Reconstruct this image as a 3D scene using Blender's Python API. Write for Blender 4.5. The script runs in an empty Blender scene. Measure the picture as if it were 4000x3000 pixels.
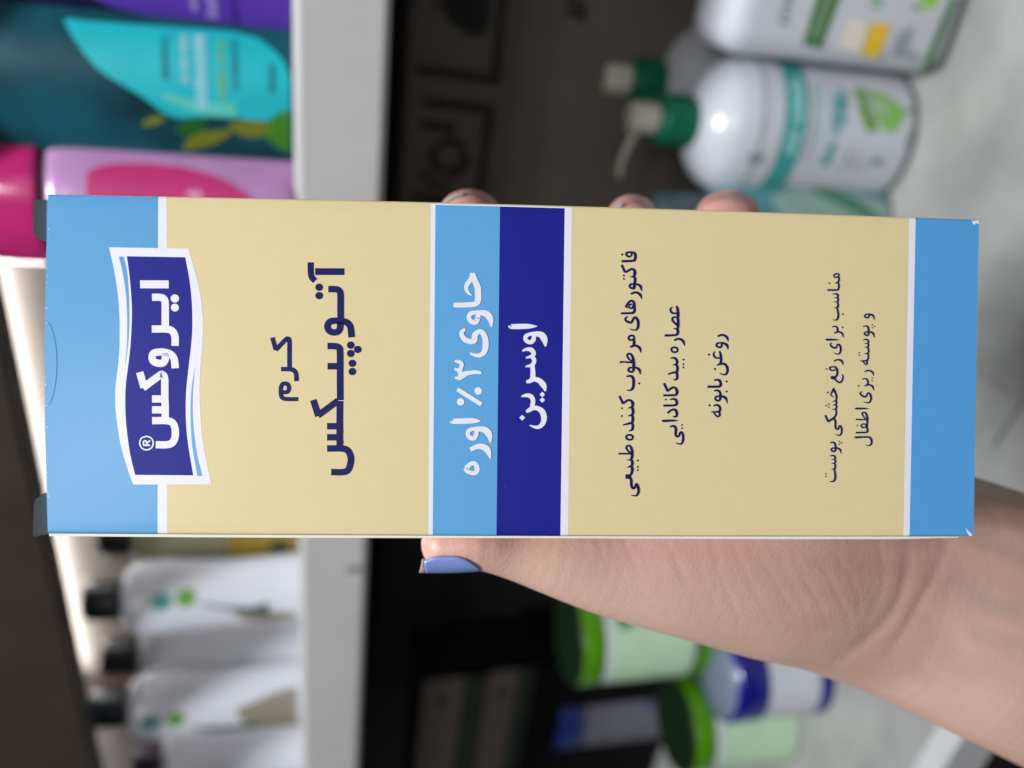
import bpy, bmesh, math, random
import numpy as np
from mathutils import Vector, Matrix
R = math.radians
SC = bpy.context.scene
COL = SC.collection
random.seed(7)

# ------------------------------------------------------------------ camera
# The photograph was taken with the phone held sideways: the picture's left is up.
FPX = 3080.0                                    # focal length in photograph pixels (4000 wide)
def _n(v):
    v = np.array(v, float); return v / np.linalg.norm(v)
UPc = _n((-12350.0, 0.0, 3080.0))               # world up seen in camera axes (right, up, back)
LEFTc = _n((-768.0, -5430.0, -3080.0))          # direction of the shelf edge, towards the shopper's left
LEFTc = _n(LEFTc - UPc * LEFTc.dot(UPc))
Xc = -LEFTc; Zc = UPc; Yc = np.cross(Zc, Xc)
ROT = np.stack([Xc, Yc, Zc])                    # camera vector -> world vector
CAM_H = 0.35
CAM = np.array([0.0, 0.0, CAM_H])

def ray(px, py):
    return ROT @ np.array([(px - 2000) / FPX, (1500 - py) / FPX, -1.0])
def at_depth(px, py, z):                        # point at a distance along the viewing axis
    return Vector(CAM + ray(px, py) * z)
def at_y(px, py, y):                            # point on a plane parallel to the shelf front
    d = ray(px, py); return Vector(CAM + d * (y / d[1]))
def at_h(px, py, h):                            # point at a height above the counter
    d = ray(px, py); return Vector(CAM + d * ((h - CAM_H) / d[2]))
def camdir(x, y, z):                            # camera axes (right, up, away) -> world
    return Vector(ROT @ np.array([x, y, -z]))

cam = bpy.data.cameras.new('camera'); camo = bpy.data.objects.new('camera', cam); COL.objects.link(camo)
cam.sensor_width = 36; cam.lens = 36 * FPX / 4000
cam.clip_start = 0.01; cam.clip_end = 50
camo.matrix_world = Matrix.LocRotScale(Vector(CAM), Matrix(ROT.tolist()).to_quaternion(), None)
cam.dof.use_dof = True; cam.dof.focus_distance = 0.1555; cam.dof.aperture_fstop = 6.9
SC.camera = camo
SC.view_settings.view_transform = 'Standard'; SC.view_settings.look = 'None'
SC.view_settings.gamma = 1; SC.view_settings.exposure = 0
SC.view_settings.use_curve_mapping = False
SC.cycles.use_denoising = True
SC.cycles.max_bounces = 8

# ------------------------------------------------------------------ light
w = bpy.data.worlds.new('World'); SC.world = w; w.use_nodes = True
w.node_tree.nodes['Background'].inputs[0].default_value = (0.92, 0.96, 1.0, 1)
w.node_tree.nodes['Background'].inputs[1].default_value = WORLD = 0.095
def area(name, loc, target, size, power, color, shape='SQUARE', size_y=None):
    l = bpy.data.lights.new(name, 'AREA'); l.shape = shape; l.size = size
    if size_y: l.size_y = size_y
    l.energy = power; l.color = color
    o = bpy.data.objects.new(name, l); COL.objects.link(o)
    o.location = loc
    o.rotation_euler = (Vector(target) - Vector(loc)).to_track_quat('-Z', 'Y').to_euler()
    return o
area('ceiling_panel', (0.13, -0.25, 1.72), (0, .25, .25), 0.26, 37.5, (0.96, 0.98, 1.0))
area('ceiling_downlight', (0.44, -1.08, 1.27), (0, .3, .35), 0.13, 3.6, (1, .98, .96), 'DISK')
area('ceiling_downlight', (0.10, -1.15, 1.55), (0, .3, .35), 0.13, 3.6, (1, .98, .96), 'DISK')
area('fill_light', (0.7, -1.5, 0.9), (0, .3, .3), 0.9, 2.5, (1.0, 0.97, 0.93))  # soft fill added behind the viewer, not an existing fixture

# ------------------------------------------------------------------ materials
def srgb(r, g, b):
    f = lambda c: (c / 255 / 12.92) if c / 255 <= 0.04045 else ((c / 255 + 0.055) / 1.055) ** 2.4
    return (f(r), f(g), f(b))
def mat(name, col, rough=0.5, var=0.06, scale=60, bump=0.0, bscale=400, metallic=0, spec=0.5, trans=0, ior=1.45, sss=0, coat=0, emit=None):
    m = bpy.data.materials.new(name); m.use_nodes = True
    nt = m.node_tree; b = nt.nodes['Principled BSDF']
    tc = nt.nodes.new('ShaderNodeTexCoord')
    nz = nt.nodes.new('ShaderNodeTexNoise'); nz.inputs['Scale'].default_value = scale; nz.inputs['Detail'].default_value = 5
    nt.links.new(tc.outputs['Object'], nz.inputs['Vector'])
    mr = nt.nodes.new('ShaderNodeMapRange'); mr.inputs['To Min'].default_value = 1 - var; mr.inputs['To Max'].default_value = 1 + var
    mr.inputs['From Min'].default_value = 0.3; mr.inputs['From Max'].default_value = 0.7
    nt.links.new(nz.outputs['Fac'], mr.inputs['Value'])
    mx = nt.nodes.new('ShaderNodeVectorMath'); mx.operation = 'SCALE'; mx.inputs[0].default_value = col
    nt.links.new(mr.outputs['Result'], mx.inputs['Scale'])
    nt.links.new(mx.outputs['Vector'], b.inputs['Base Color'])
    b.inputs['Roughness'].default_value = rough; b.inputs['Metallic'].default_value = metallic
    b.inputs['Specular IOR Level'].default_value = spec; b.inputs['IOR'].default_value = ior
    b.inputs['Transmission Weight'].default_value = trans
    b.inputs['Coat Weight'].default_value = coat; b.inputs['Coat Roughness'].default_value = 0.1
    if sss:
        b.inputs['Subsurface Weight'].default_value = sss; b.inputs['Subsurface Scale'].default_value = 0.003
        b.inputs['Subsurface Radius'].default_value = (1, .35, .2)
    if bump:
        n2 = nt.nodes.new('ShaderNodeTexNoise'); n2.inputs['Scale'].default_value = bscale; n2.inputs['Detail'].default_value = 4
        nt.links.new(tc.outputs['Object'], n2.inputs['Vector'])
        bp = nt.nodes.new('ShaderNodeBump'); bp.inputs['Strength'].default_value = bump; bp.inputs['Distance'].default_value = 0.0004
        nt.links.new(n2.outputs['Fac'], bp.inputs['Height']); nt.links.new(bp.outputs['Normal'], b.inputs['Normal'])
    if emit:
        b.inputs['Emission Color'].default_value = (*emit[0], 1); b.inputs['Emission Strength'].default_value = emit[1]
    return m

# ------------------------------------------------------------------ object helpers
def tag(o, label, cat, group=None, kind=None):
    o['label'] = label
    if cat: o['category'] = cat
    if group: o['group'] = group
    if kind: o['kind'] = kind
    return o
def empty(name, loc, label, cat, group=None, rz=0):
    o = bpy.data.objects.new(name, None); COL.objects.link(o)
    o.location = loc; o.rotation_euler = (0, 0, rz); o.empty_display_size = .02
    bpy.context.view_layer.update()
    return tag(o, label, cat, group)
def link(name, bm, mats, parent=None, smooth=True, local=False):
    me = bpy.data.meshes.new(name); bm.to_mesh(me); bm.free()
    return link_mesh(name, me, mats, parent, smooth, local)
def link_mesh(name, me, mats, parent=None, smooth=True, local=False):
    for m in (mats if isinstance(mats, (list, tuple)) else [mats]): me.materials.append(m)
    for p in me.polygons: p.use_smooth = smooth
    o = bpy.data.objects.new(name, me); COL.objects.link(o)
    if parent:
        o.parent = parent
        if not local:                           # mesh given in world coordinates
            root = parent
            mw = Matrix.Identity(4)
            while root: mw = Matrix.LocRotScale(root.location, root.rotation_euler.to_quaternion(), None) @ mw; root = root.parent
            me.transform(mw.inverted())
    return o
def box_bm(lo, hi, bevel=0.0, seg=2):
    bm = bmesh.new(); bmesh.ops.create_cube(bm, size=1)
    for v in bm.verts:
        v.co = Vector([lo[i] + (v.co[i] + .5) * (hi[i] - lo[i]) for i in range(3)])
    if bevel: bmesh.ops.bevel(bm, geom=bm.edges[:], offset=bevel, segments=seg, affect='EDGES', profile=.5)
    return bm
def spline(pts, n=8, closed=False):             # Catmull-Rom through tuples of any length
    P = [np.array(p, float) for p in pts]; N = len(P); out = []
    rng = range(N) if closed else range(N - 1)
    for i in rng:
        p1, p2 = P[i], P[(i + 1) % N]
        p0 = P[(i - 1) % N] if (closed or i > 0) else 2 * p1 - p2
        p3 = P[(i + 2) % N] if (closed or i < N - 2) else 2 * p2 - p1
        for k in range(n):
            t = k / n
            out.append(.5 * ((2 * p1) + (-p0 + p2) * t + (2 * p0 - 5 * p1 + 4 * p2 - p3) * t * t + (-p0 + 3 * p1 - 3 * p2 + p3) * t ** 3))
    if not closed: out.append(P[-1])
    return out
# ------------------------------------------------------------------ the lettering, measured stroke by stroke
# each sheet: origin and scale of a measuring window on the front panel, then pen strokes (x, y, half width)
def sh(ox, oy, sc): return (ox, oy, sc)
LETTERING = []       # (material key, window, [strokes], [discs], [diamonds])
w1 = sh(400, 900, 1.58); w2 = sh(1000, 980, 1.8024); w3 = sh(1680, 1000, 1.8426)
w4 = sh(2350, 950, 3.0164); w5 = sh(2350, 1450, 3.0164); w6 = sh(3160, 1020, 3.6067); w7 = sh(3160, 1440, 3.6067)
def c(w, *pts): return [(x, y, w) for x, y in pts]
LOGO = ('white', w1, [
    c(23, (232,331), (408,331)),
    c(21, (305,411), (355,411), (377,420), (386,445), (386,520), (386,607)),
    c(21, (303,607), (395,607), (430,620), (446,655), (446,710)),
    c(21, (384,755), (386,790), (372,815), (345,818), (315,808), (304,783), (312,758), (340,749), (375,749), (415,760), (440,790), (447,848)),
    c(21, (228,873), (254,968)), c(21, (247,970), (350,893), (368,888), (381,908), (382,970), (382,1040)),
    c(21, (382,1030), (384,1100), (384,1180)), c(21, (303,1038), (385,1038)), c(21, (303,1105), (385,1105)),
    c(21, (303,1172), (395,1172), (432,1188), (445,1225), (445,1268), (430,1305), (395,1320), (325,1320)),
    c(4, (268,1268), (298,1280), (310,1310), (298,1340), (268,1352), (238,1340), (226,1310), (238,1280), (268,1268)),
    c(4.5, (248,1324), (290,1324)), c(4.5, (250,1324), (250,1304), (258,1296), (268,1302), (270,1324)), c(4.5, (270,1312), (290,1294)),
  ], [(446,418,25), (446,474,24)], [])
TITLE = ('ink', w2, [
    c(15, (112,605), (136,693)), c(15, (134,693), (205,620), (222,613), (232,632), (232,730), (232,830)),
    c(15, (172,828), (235,828), (265,838), (279,865), (281,912)),
    c(14, (182,990), (215,988), (228,965), (222,938), (200,928), (180,935), (170,965), (171,1005), (182,1030), (212,1038), (292,1038)),
    c(20, (383,75), (384,150), (392,182), (414,205)), c(23, (415,140), (620,140)),
    c(22, (507,263), (560,264), (584,275), (593,305), (593,400), (593,490)),
    c(22, (590,490), (588,540), (572,562), (540,568), (512,555), (500,527), (510,500), (535,487), (590,487), (635,497), (662,530), (670,602)),
    c(22, (500,664), (555,665), (580,675), (588,705), (588,870), (588,1045)), c(22, (500,806), (588,806)),
    c(22, (398,1043), (434,1157)), c(22, (430,1152), (500,1102), (572,1048)), c(22, (586,1050), (584,1220), (584,1380)),
    c(22, (495,1228), (584,1228)), c(22, (495,1306), (584,1306)),
    c(22, (495,1385), (600,1385), (640,1400), (660,1440), (660,1485), (642,1535), (605,1551), (523,1551)),
  ], [(442,250,26), (442,309,26), (663,657,26), (663,716,26), (712,687,26), (674,785,26), (674,843,26), (585,1265,24), (585,1340,24)], [])
BANDS = ('white', w3, [
    [(303,113,17),(297,150,16),(268,190,16),(258,220,14),(272,255,10),(298,274,4)],
    [(303,115,18),(320,165,20),(340,215,22),(344,265,22),(342,310,22),(325,335,18),(250,343,17),(167,344,16)],
    [(338,440,18),(330,466,16),(300,465,16),(278,440,16),(285,410,16),(315,398,14),(350,398,16),(400,405,22),(430,440,22),(440,500,5)],
    [(345,400,14),(342,435,18)],
    [(250,515,8),(228,535,14),(224,555,15),(245,590,18),(290,606,18),(316,596,20),(320,560,20),(345,536,16),(372,540,18),(393,580,20),(396,640,21),(383,685,18),(350,706,14),(300,698,9),(285,683,4)],
    [(172,748,5),(205,752,13),(224,768,14),(224,795,10)], [(170,802,5),(198,812,13),(215,808,14),(222,780,12)],
    [(174,866,5),(205,868,16),(230,848,22),(275,832,14),(330,826,13),(367,832,7)], [(208,800,14),(215,850,16)],
    c(15, (193,950), (366,1059)),
    [(148,1175,14),(165,1180,18),(300,1176,18),(360,1178,3)],
    [(322,1278,16),(315,1300,15),(288,1300,16),(267,1278,15),(272,1250,15),(300,1236,13),(340,1234,16),(390,1242,22),(420,1275,22),(430,1333,5)],
    [(332,1238,14),(326,1285,16)],
    [(284,1384,14),(330,1363,17),(370,1362,20),(408,1387,22),(430,1450,4)],
    [(252,1520,18),(285,1487,14),(315,1484,15),(332,1512,17),(328,1545,16),(300,1553,14),(262,1540,14),(248,1516,16)],
    [(573,490,10),(585,497,17),(700,495,17),(767,495,3)],
    [(738,590,16),(730,608,14),(705,608,14),(684,592,14),(687,566,14),(715,552,12),(755,549,16),(798,557,22),(820,590,22),(828,640,5)],
    [(747,552,14),(740,600,16)],
    [(660,673,5),(690,661,11),(725,664,16),(742,690,16),(728,710,12),(685,722,5)],
    [(728,708,13),(746,740,15),(732,772,13),(683,785,5)],
    [(732,770,14),(736,820,17),(735,875,18)], [(688,895,9),(712,890,14),(740,872,18)],
    [(735,872,16),(780,885,18),(813,920,20),(826,962,5)],
    [(652,1000,5),(690,992,13),(722,1000,16),(736,1030,16),(730,1075,16)], [(688,1112,8),(705,1100,14),(735,1082,16)],
    [(728,1082,15),(770,1085,16),(803,1110,20),(815,1155,20),(802,1200,16),(765,1222,12),(712,1208,4)],
  ], [(342,961,27), (215,1040,27)], [(803,985,20), (803,1025,20), (658,1153,21)])
def ring(cx, cy, a, b, w, tilt=0, n=12):
    o = []
    for k in range(n + 1):
        t = 2 * math.pi * k / n
        x, y = a * math.cos(t), b * math.sin(t)
        o.append((cx + x * math.cos(tilt) - y * math.sin(tilt), cy + x * math.sin(tilt) + y * math.cos(tilt), w))
    return o
L4 = ('ink', w4, [
    [(345,130,9),(318,137,10),(288,118,11),(292,95,11),(320,85,10),(365,87,11),(391,107,14),(394,150,14),(378,182,13),(330,188,12),(232,192,12)],
    [(352,90,9),(346,132,9)],
    [(232,232,11),(272,322,12)], [(270,322,10),(300,308,11),(345,284,11),(372,290,13),(387,312,15),(384,345,15),(370,370,10),(331,376,4)],
    [(374,370,12),(390,400,14),(382,470,14),(372,505,13)],
    [(385,468,12),(378,508,12),(350,510,10),(325,490,11),(335,465,10),(360,459,9),(420,465,11),(455,490,14),(468,545,3)],
    [(338,577,9),(380,560,11),(420,563,12),(452,590,13),(468,638,3)],
    [(278,725,10),(318,672,11),(350,656,11),(376,680,13),(375,715,13),(345,745,9),(318,735,8),(322,708,8),(352,695,9)],
    [(272,722,8),(300,738,9)],
    [(378,680,12),(382,770,13),(365,798,12),(320,803,11),(222,806,11)],
    [(300,840,6),(278,860,9),(274,882,10),(300,905,12),(338,913,12),(358,890,12),(375,857,11),(400,857,12),(423,900,14),(423,960,13),(403,998,9),(360,1000,7),(325,987,3)],
    ring(344, 1093, 34, 27, 10, -0.25),
    [(372,1108,11),(376,1150,14),(368,1185,13)], [(328,1202,9),(372,1184,13)],
    [(368,1180,12),(410,1190,12),(443,1217,13),(455,1268,3)],
    [(208,1383,13),(235,1378,9),(355,1384,10)],
    [(350,1372,7),(310,1340,9),(294,1305,10),(302,1283,10),(330,1282,10),(353,1310,12),(368,1370,14),(370,1440,14),(364,1488,12)],
    [(366,1488,11),(340,1496,10),(308,1480,11),(315,1452,10),(345,1443,9),(405,1448,11),(438,1475,13),(448,1525,3)],
    # second line
    [(830,725,4),(806,750,9),(812,785,10),(840,803,10),(890,800,9)],
    [(874,714,8),(890,760,13),(895,840,14)],
    [(895,850,10),(850,848,9),(826,865,10),(832,892,10),(868,930,10),(885,945,11)],
    [(888,840,13),(895,900,14),(893,960,13),(880,983,10),(840,985,4)],
    [(882,978,12),(892,1020,14),(880,1053,12),(835,1061,11),(735,1065,12)],
    [(848,1122,9),(890,1105,11),(930,1110,12),(960,1140,13),(973,1188,3)],
    ring(853, 1232, 38, 29, 10, 0.1),
    [(806,1333,5),(840,1327,10),(870,1342,13),(883,1375,14),(873,1403,11),(829,1412,4)],
    [(870,1403,12),(887,1445,14),(878,1505,13)], [(775,1522,7),(820,1505,10),(870,1500,12),(884,1540,13),(876,1578,12),(838,1588,4)],
    # third line
    [(1360,1074,8),(1400,1057,11),(1440,1062,12),(1473,1088,13),(1487,1135,3)],
    [(1408,1170,10),(1400,1198,11),(1370,1200,10),(1346,1180,11),(1356,1157,10),(1390,1149,9),(1430,1152,11),(1472,1180,14),(1484,1232,3)],
    [(1412,1154,9),(1406,1195,10)],
    [(1330,1252,5),(1312,1278,9),(1322,1310,10),(1350,1328,9),(1395,1325,9)],
    [(1382,1245,9),(1395,1290,12),(1402,1350,13),(1390,1398,12)], [(1352,1412,7),(1395,1395,13)],
    [(1390,1396,12),(1440,1398,12),(1468,1430,13),(1476,1480,13),(1455,1520,10),(1420,1520,7),(1382,1508,3)],
    [(1316,1592,7),(1350,1584,10),(1382,1594,13),(1396,1625,13),(1394,1648,13),(1377,1664,12),(1320,1666,12),(1240,1666,12)],
  ], [], [(239,112,16), (258,360,14), (258,398,14), (957,1348,15), (955,1402,14), (955,1440,14), (1256,1288,16), (1328,1458,16), (1466,1603,15)])
L5 = ('ink', w5, [
    [(284,42,8),(320,33,10),(352,43,13),(366,75,14),(368,140,14),(355,183,13),(330,202,9),(288,202,4)],
    [(200,270,11),(245,362,12)], [(240,362,10),(290,325,11),(325,320,11),(350,340,14),(358,370,15),(347,398,11),(300,415,4)],
    [(347,398,12),(360,440,14),(352,488,12),(300,507,4)], [(348,488,12),(358,530,14),(352,588,13)],
    [(243,612,6),(290,600,10),(345,590,12),(357,625,13),(350,665,12),(308,685,4)],
    ring(318, 757, 40, 29, 10, 0.1),
    [(188,950,11),(215,950,9),(338,950,10)],
    [(328,942,7),(290,905,9),(280,877,10),(292,857,9),(320,857,10),(343,895,13),(350,950,14),(343,1000,13),(330,1020,9),(288,1025,4)],
    [(335,1018,11),(350,1050,14),(342,1090,12),(288,1113,4)], [(340,1092,12),(350,1140,14),(335,1190,12),(295,1245,10)],
    [(284,1195,12),(284,1245,13)], [(284,1220,24),(312,1218,13)],
    [(290,1200,12),(320,1225,12),(336,1265,14),(337,1315,13),(348,1350,12),(370,1358,11),(385,1330,11),(397,1308,12),(413,1335,14),(423,1390,13),(403,1438,10),(370,1445,7),(333,1435,3)],
    # second line
    [(725,118,11),(770,213,12)], [(766,213,10),(820,172,11),(855,172,11),(876,200,14),(878,230,14),(863,256,12),(820,260,11),(718,262,11)],
    [(798,313,6),(830,303,10),(862,312,12),(876,340,13),(870,370,12),(830,380,11),(718,382,12)],
    [(766,472,10),(800,442,10),(840,427,11),(868,445,13),(876,485,13),(863,510,11),(829,510,5)],
    [(708,552,8),(722,562,13),(830,558,11),(894,560,3)],
    [(793,632,7),(830,622,11),(858,634,13),(867,670,14),(862,720,13),(880,746,11),(904,735,11),(915,702,11),(935,697,12),(949,730,13),(950,790,13),(930,830,10),(895,832,7),(860,820,3)],
    # third line
    [(1240,157,11),(1375,155,12),(1392,135,12),(1394,105,12)],
    [(1316,208,7),(1350,201,10),(1378,212,12),(1391,240,13),(1390,290,13),(1382,320,12)],
    [(1382,320,11),(1355,322,10),(1331,300,11),(1342,277,10),(1370,269,9),(1420,273,12),(1457,297,13),(1474,355,3)],
    [(1310,385,7),(1340,373,10),(1372,382,12),(1388,410,13),(1384,438,13),(1368,453,11),(1283,454,6)],
    [(1372,450,11),(1384,485,11),(1370,508,9),(1342,500,9),(1322,475,8),(1308,456,7)],
  ], [], [(434,122,15), (230,415,14), (228,507,14), (416,1030,15), (415,1105,14), (414,1142,14), (748,310,14), (937,610,13), (937,648,13), (1464,215,15), (1262,378,16)])
L6 = ('ink', w6, [
    ring(382, 168, 38, 25, 9, -0.25),
    [(412,185,9),(418,220,11),(408,255,10),(385,272,8),(353,275,3)], [(405,268,9),(415,305,11),(410,350,11),(390,371,10),(255,373,11)],
    [(328,430,5),(360,426,8),(393,435,11),(404,460,11),(390,480,8),(348,482,3)], [(393,480,9),(406,510,11),(393,535,8),(346,540,3)],
    [(393,537,9),(404,575,11),(398,608,11),(380,622,8),(346,622,3)], [(384,620,10),(400,670,11),(406,730,12),(396,773,11),(370,796,8),(328,792,3)],
    [(320,892,6),(350,883,8),(385,896,10),(396,925,11),(390,960,11)], [(347,982,7),(388,962,11)], [(386,960,10),(430,966,10),(463,990,11),(477,1040,3)],
    [(232,1064,6),(244,1071,12),(350,1072,10),(415,1075,3)],
    [(312,1115,5),(292,1138,9),(310,1168,10),(350,1188,11),(376,1180,10),(390,1142,9),(415,1140,10),(436,1180,12),(436,1230,11),(418,1268,9),(385,1273,7),(338,1258,3)],
    [(343,1372,8),(385,1356,9),(430,1359,11),(460,1385,11),(471,1430,3)],
    [(358,1490,8),(340,1505,8),(300,1502,8),(281,1480,9),(290,1460,9),(330,1455,8),(365,1461,10),(386,1500,12),(388,1550,12),(370,1592,12),(335,1610,11)],
    # lower line
    [(840,735,10),(828,758,9),(795,760,9),(777,740,9),(787,720,9),(820,711,9),(860,716,10),(898,736,11),(913,792,3)], [(842,715,9),(835,752,10)],
    [(756,887,6),(790,877,8),(818,887,10),(830,920,11),(832,970,11),(828,1008,10)],
    [(828,1008,10),(800,1010,9),(773,990,10),(785,967,9),(830,961,9),(870,966,10),(900,990,11),(911,1040,3)],
    [(755,1074,5),(790,1067,8),(818,1077,10),(829,1100,10),(815,1120,8),(773,1122,3)], [(818,1120,9),(829,1150,10),(815,1172,8),(773,1178,3)],
    [(818,1175,9),(829,1215,10),(822,1258,9),(768,1270,3)], [(818,1260,9),(827,1300,10),(818,1348,10),(798,1366,10),(713,1370,6)],
    [(800,1366,10),(812,1400,10),(800,1420,9),(775,1405,8),(748,1372,7)],
    [(772,1522,7),(815,1506,9),(860,1511,10),(891,1536,11),(904,1580,3)],
  ], [], [(283,277,16), (471,712,15), (467,898,15), (236,1485,15), (886,862,12), (884,902,12), (915,884,13), (701,1253,13), (701,1290,13)])
L7 = ('ink', w7, [
    [(312,70,12),(312,112,12)], [(322,90,24),(345,95,14)],
    [(458,38,3),(470,80,9),(463,120,10),(438,155,11),(405,155,10),(370,128,10),(345,100,12)],
    [(335,240,8),(320,285,10),(300,320,8),(306,345,7),(334,365,3)], [(335,240,9),(350,280,12),(368,320,12),(378,360,12),(373,400,10),(357,420,8),(318,428,3)],
    [(370,412,9),(377,440,11),(364,470,9),(320,482,3)], [(368,468,9),(377,505,11),(364,530,9),(316,542,3)],
    [(365,530,10),(374,570,11),(366,620,11),(340,660,12)],
    [(218,620,10),(258,713,12)], [(256,713,11),(345,655,13)],
    [(330,668,10),(356,690,12),(362,740,12),(362,790,11),(380,818,10),(402,813,10),(413,778,10),(432,772,10),(448,810,11),(448,860,11),(430,898,9),(400,903,7),(360,890,3)],
    [(285,1012,6),(315,1001,8),(345,1012,10),(360,1045,11),(362,1085,12),(358,1128,11)],
    [(358,1128,10),(330,1132,9),(301,1112,10),(310,1090,9),(345,1082,9),(395,1087,10),(428,1112,11),(441,1163,3)],
    [(280,1197,5),(315,1189,8),(345,1197,10),(356,1220,10),(345,1240,8),(301,1245,3)], [(348,1240,9),(358,1270,11),(345,1295,8),(301,1300,3)],
    [(348,1297,9),(357,1340,11),(348,1372,10),(303,1385,3)], [(340,1378,9),(352,1430,11),(356,1490,12),(346,1535,11),(315,1556,8),(276,1550,3)],
    # lower line
    [(743,112,6),(780,104,8),(812,121,10),(820,155,11),(815,190,10)], [(768,210,6),(812,190,11)], [(812,188,10),(855,196,10),(888,220,11),(901,272,3)],
    [(737,285,4),(712,308,9),(728,338,10),(770,360,11),(797,350,10),(815,312,9),(840,310,10),(860,350,12),(860,400,11),(838,440,9),(800,443,7),(758,430,3)],
    [(644,518,6),(655,526,11),(760,525,10),(832,528,3)],
    [(648,675,9),(690,680,8),(795,682,9)], [(785,667,7),(750,630,8),(736,600,9),(747,583,9),(778,582,9),(800,615,11),(810,665,12),(808,720,11),(804,790,10)],
    ring(758, 768, 36, 26, 8), [(803,790,10),(810,830,11),(795,860,10),(645,866,10)],
    [(638,924,6),(652,931,12),(800,926,10),(848,938,11),(870,985,12),(860,1028,10),(833,1048,7),(783,1038,3)],
  ], [], [(251,302,16), (268,467,13), (268,507,13), (233,487,14), (415,990,12), (412,1030,12), (445,1010,14), (226,1448,13), (226,1485,13), (881,96,12), (880,135,12), (692,207,15), (669,765,14)])
# ------------------------------------------------------------------ the carton in the hand: 184 x 65 x 42 mm
BW = 0.065
_c = [(187, 757), (3824, 857), (3799, 2096), (182, 2084)]
_r = np.array([ray(*p) for p in _c])
_z = np.r_[1, np.linalg.solve(np.stack([-_r[1], _r[2], -_r[3]], 1), -_r[0])]
_P = _z[:, None] * _r; _P *= BW / np.linalg.norm(_P[3] - _P[0])
B0 = CAM + _P[0]; EU = _n(_P[1] - _P[0]); EV = _n(_P[3] - _P[0]); BL = np.linalg.norm(_P[1] - _P[0])
EN = _n(np.cross(EV, EU))
if EN.dot(CAM - B0) < 0: EN = -EN                # towards the viewer
BT = 0.042
def face(px, py):                                # photograph measurement -> (along, across) on the front panel
    d = ray(px, py); t = (B0 - CAM).dot(EN) / d.dot(EN); q = CAM + d * t - B0
    return q.dot(EU), q.dot(EV)
def bp(u, v, h=0.0): return Vector(B0 + EU * u + EV * v + EN * h)

M = {}
def pm(key, rgb, rough=.38, **k): M[key] = mat('card_' + key, rgb, rough, var=.012, scale=300, bump=.03, bscale=900, **k); return M[key]
pm('sky', srgb(86, 150, 198), .32, spec=.42); pm('band', srgb(86, 153, 205), spec=.35); pm('foot', srgb(78, 148, 206), spec=.35); pm('cream', srgb(208, 192, 149), spec=.35)
pm('white', srgb(216, 216, 228)); pm('navy', srgb(24, 30, 128), .42, spec=.22); pm('ink', srgb(17, 22, 84), spec=.22); pm('board', srgb(214, 212, 200), .7)
pm('grey', srgb(128, 132, 131), .8, spec=.2)
MK = ['sky', 'band', 'foot', 'cream', 'white', 'navy', 'ink', 'board', 'grey']
MI = {k: i for i, k in enumerate(MK)}; MB_ = [M[k] for k in MK]

def add_poly(bm, uv, h, key):
    vs = [bm.verts.new(bp(u, v, h)) for u, v in uv]
    f = bm.faces.new(vs); f.material_index = MI[key]
    f.normal_update()
    if f.normal.dot(Vector(EN)) < 0: f.normal_flip()
    bmesh.ops.triangulate(bm, faces=[f])
HN = [0]
def next_h(base=5e-5):
    HN[0] += 1; return base + (HN[0] % 40) * 1.2e-6
def add_stroke(bm, win, pts, key, base, smooth=4):
    ox, oy, sc = win
    uvw = []
    for x, y, wd in pts:
        u, v = face(ox + x / sc, oy + y / sc)
        uvw.append((u, v, wd / sc * 0.0000508 * (1.30 if sc > 3.5 else 1.2 if sc > 3 else 1.03)))
    if len(uvw) > 2: uvw = spline(uvw, smooth)
    P = np.array(uvw); n = len(P); h = next_h(base)
    L, Rr = [], []
    for i in range(n):
        a = P[max(i - 1, 0), :2]; b = P[min(i + 1, n - 1), :2]
        t = b - a; t = t / (np.linalg.norm(t) + 1e-12); nn = np.array([-t[1], t[0]])
        L.append(bm.verts.new(bp(*(P[i, :2] + nn * P[i, 2]), h))); Rr.append(bm.verts.new(bp(*(P[i, :2] - nn * P[i, 2]), h)))
    for i in range(n - 1):
        f = bm.faces.new((L[i], L[i + 1], Rr[i + 1], Rr[i])); f.material_index = MI[key]; f.normal_update()
        if f.normal.dot(Vector(EN)) < 0: f.normal_flip()
def add_round(bm, win, x, y, r, key, base, n=20, diamond=False):
    ox, oy, sc = win; u, v = face(ox + x / sc, oy + y / sc); r = r / sc * 0.0000502
    if diamond: n = 4
    add_poly(bm, [(u + r * math.cos(2 * math.pi * k / n), v + r * math.sin(2 * math.pi * k / n)) for k in range(n)], next_h(base), key)
def add_lettering(bm, sheet, base):
    key, win, strokes, discs, dias = sheet
    for s in strokes: add_stroke(bm, win, s, key, base)
    for d in discs: add_round(bm, win, *d, key, base)
    for d in dias: add_round(bm, win, *d, key, base, diamond=True)

cx = _z.mean()
box = empty('cream_carton', bp(BL, BW / 2, -BT), 'long pale blue and cream medicine carton with dark blue bands held in the hand', 'medicine box')
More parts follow.
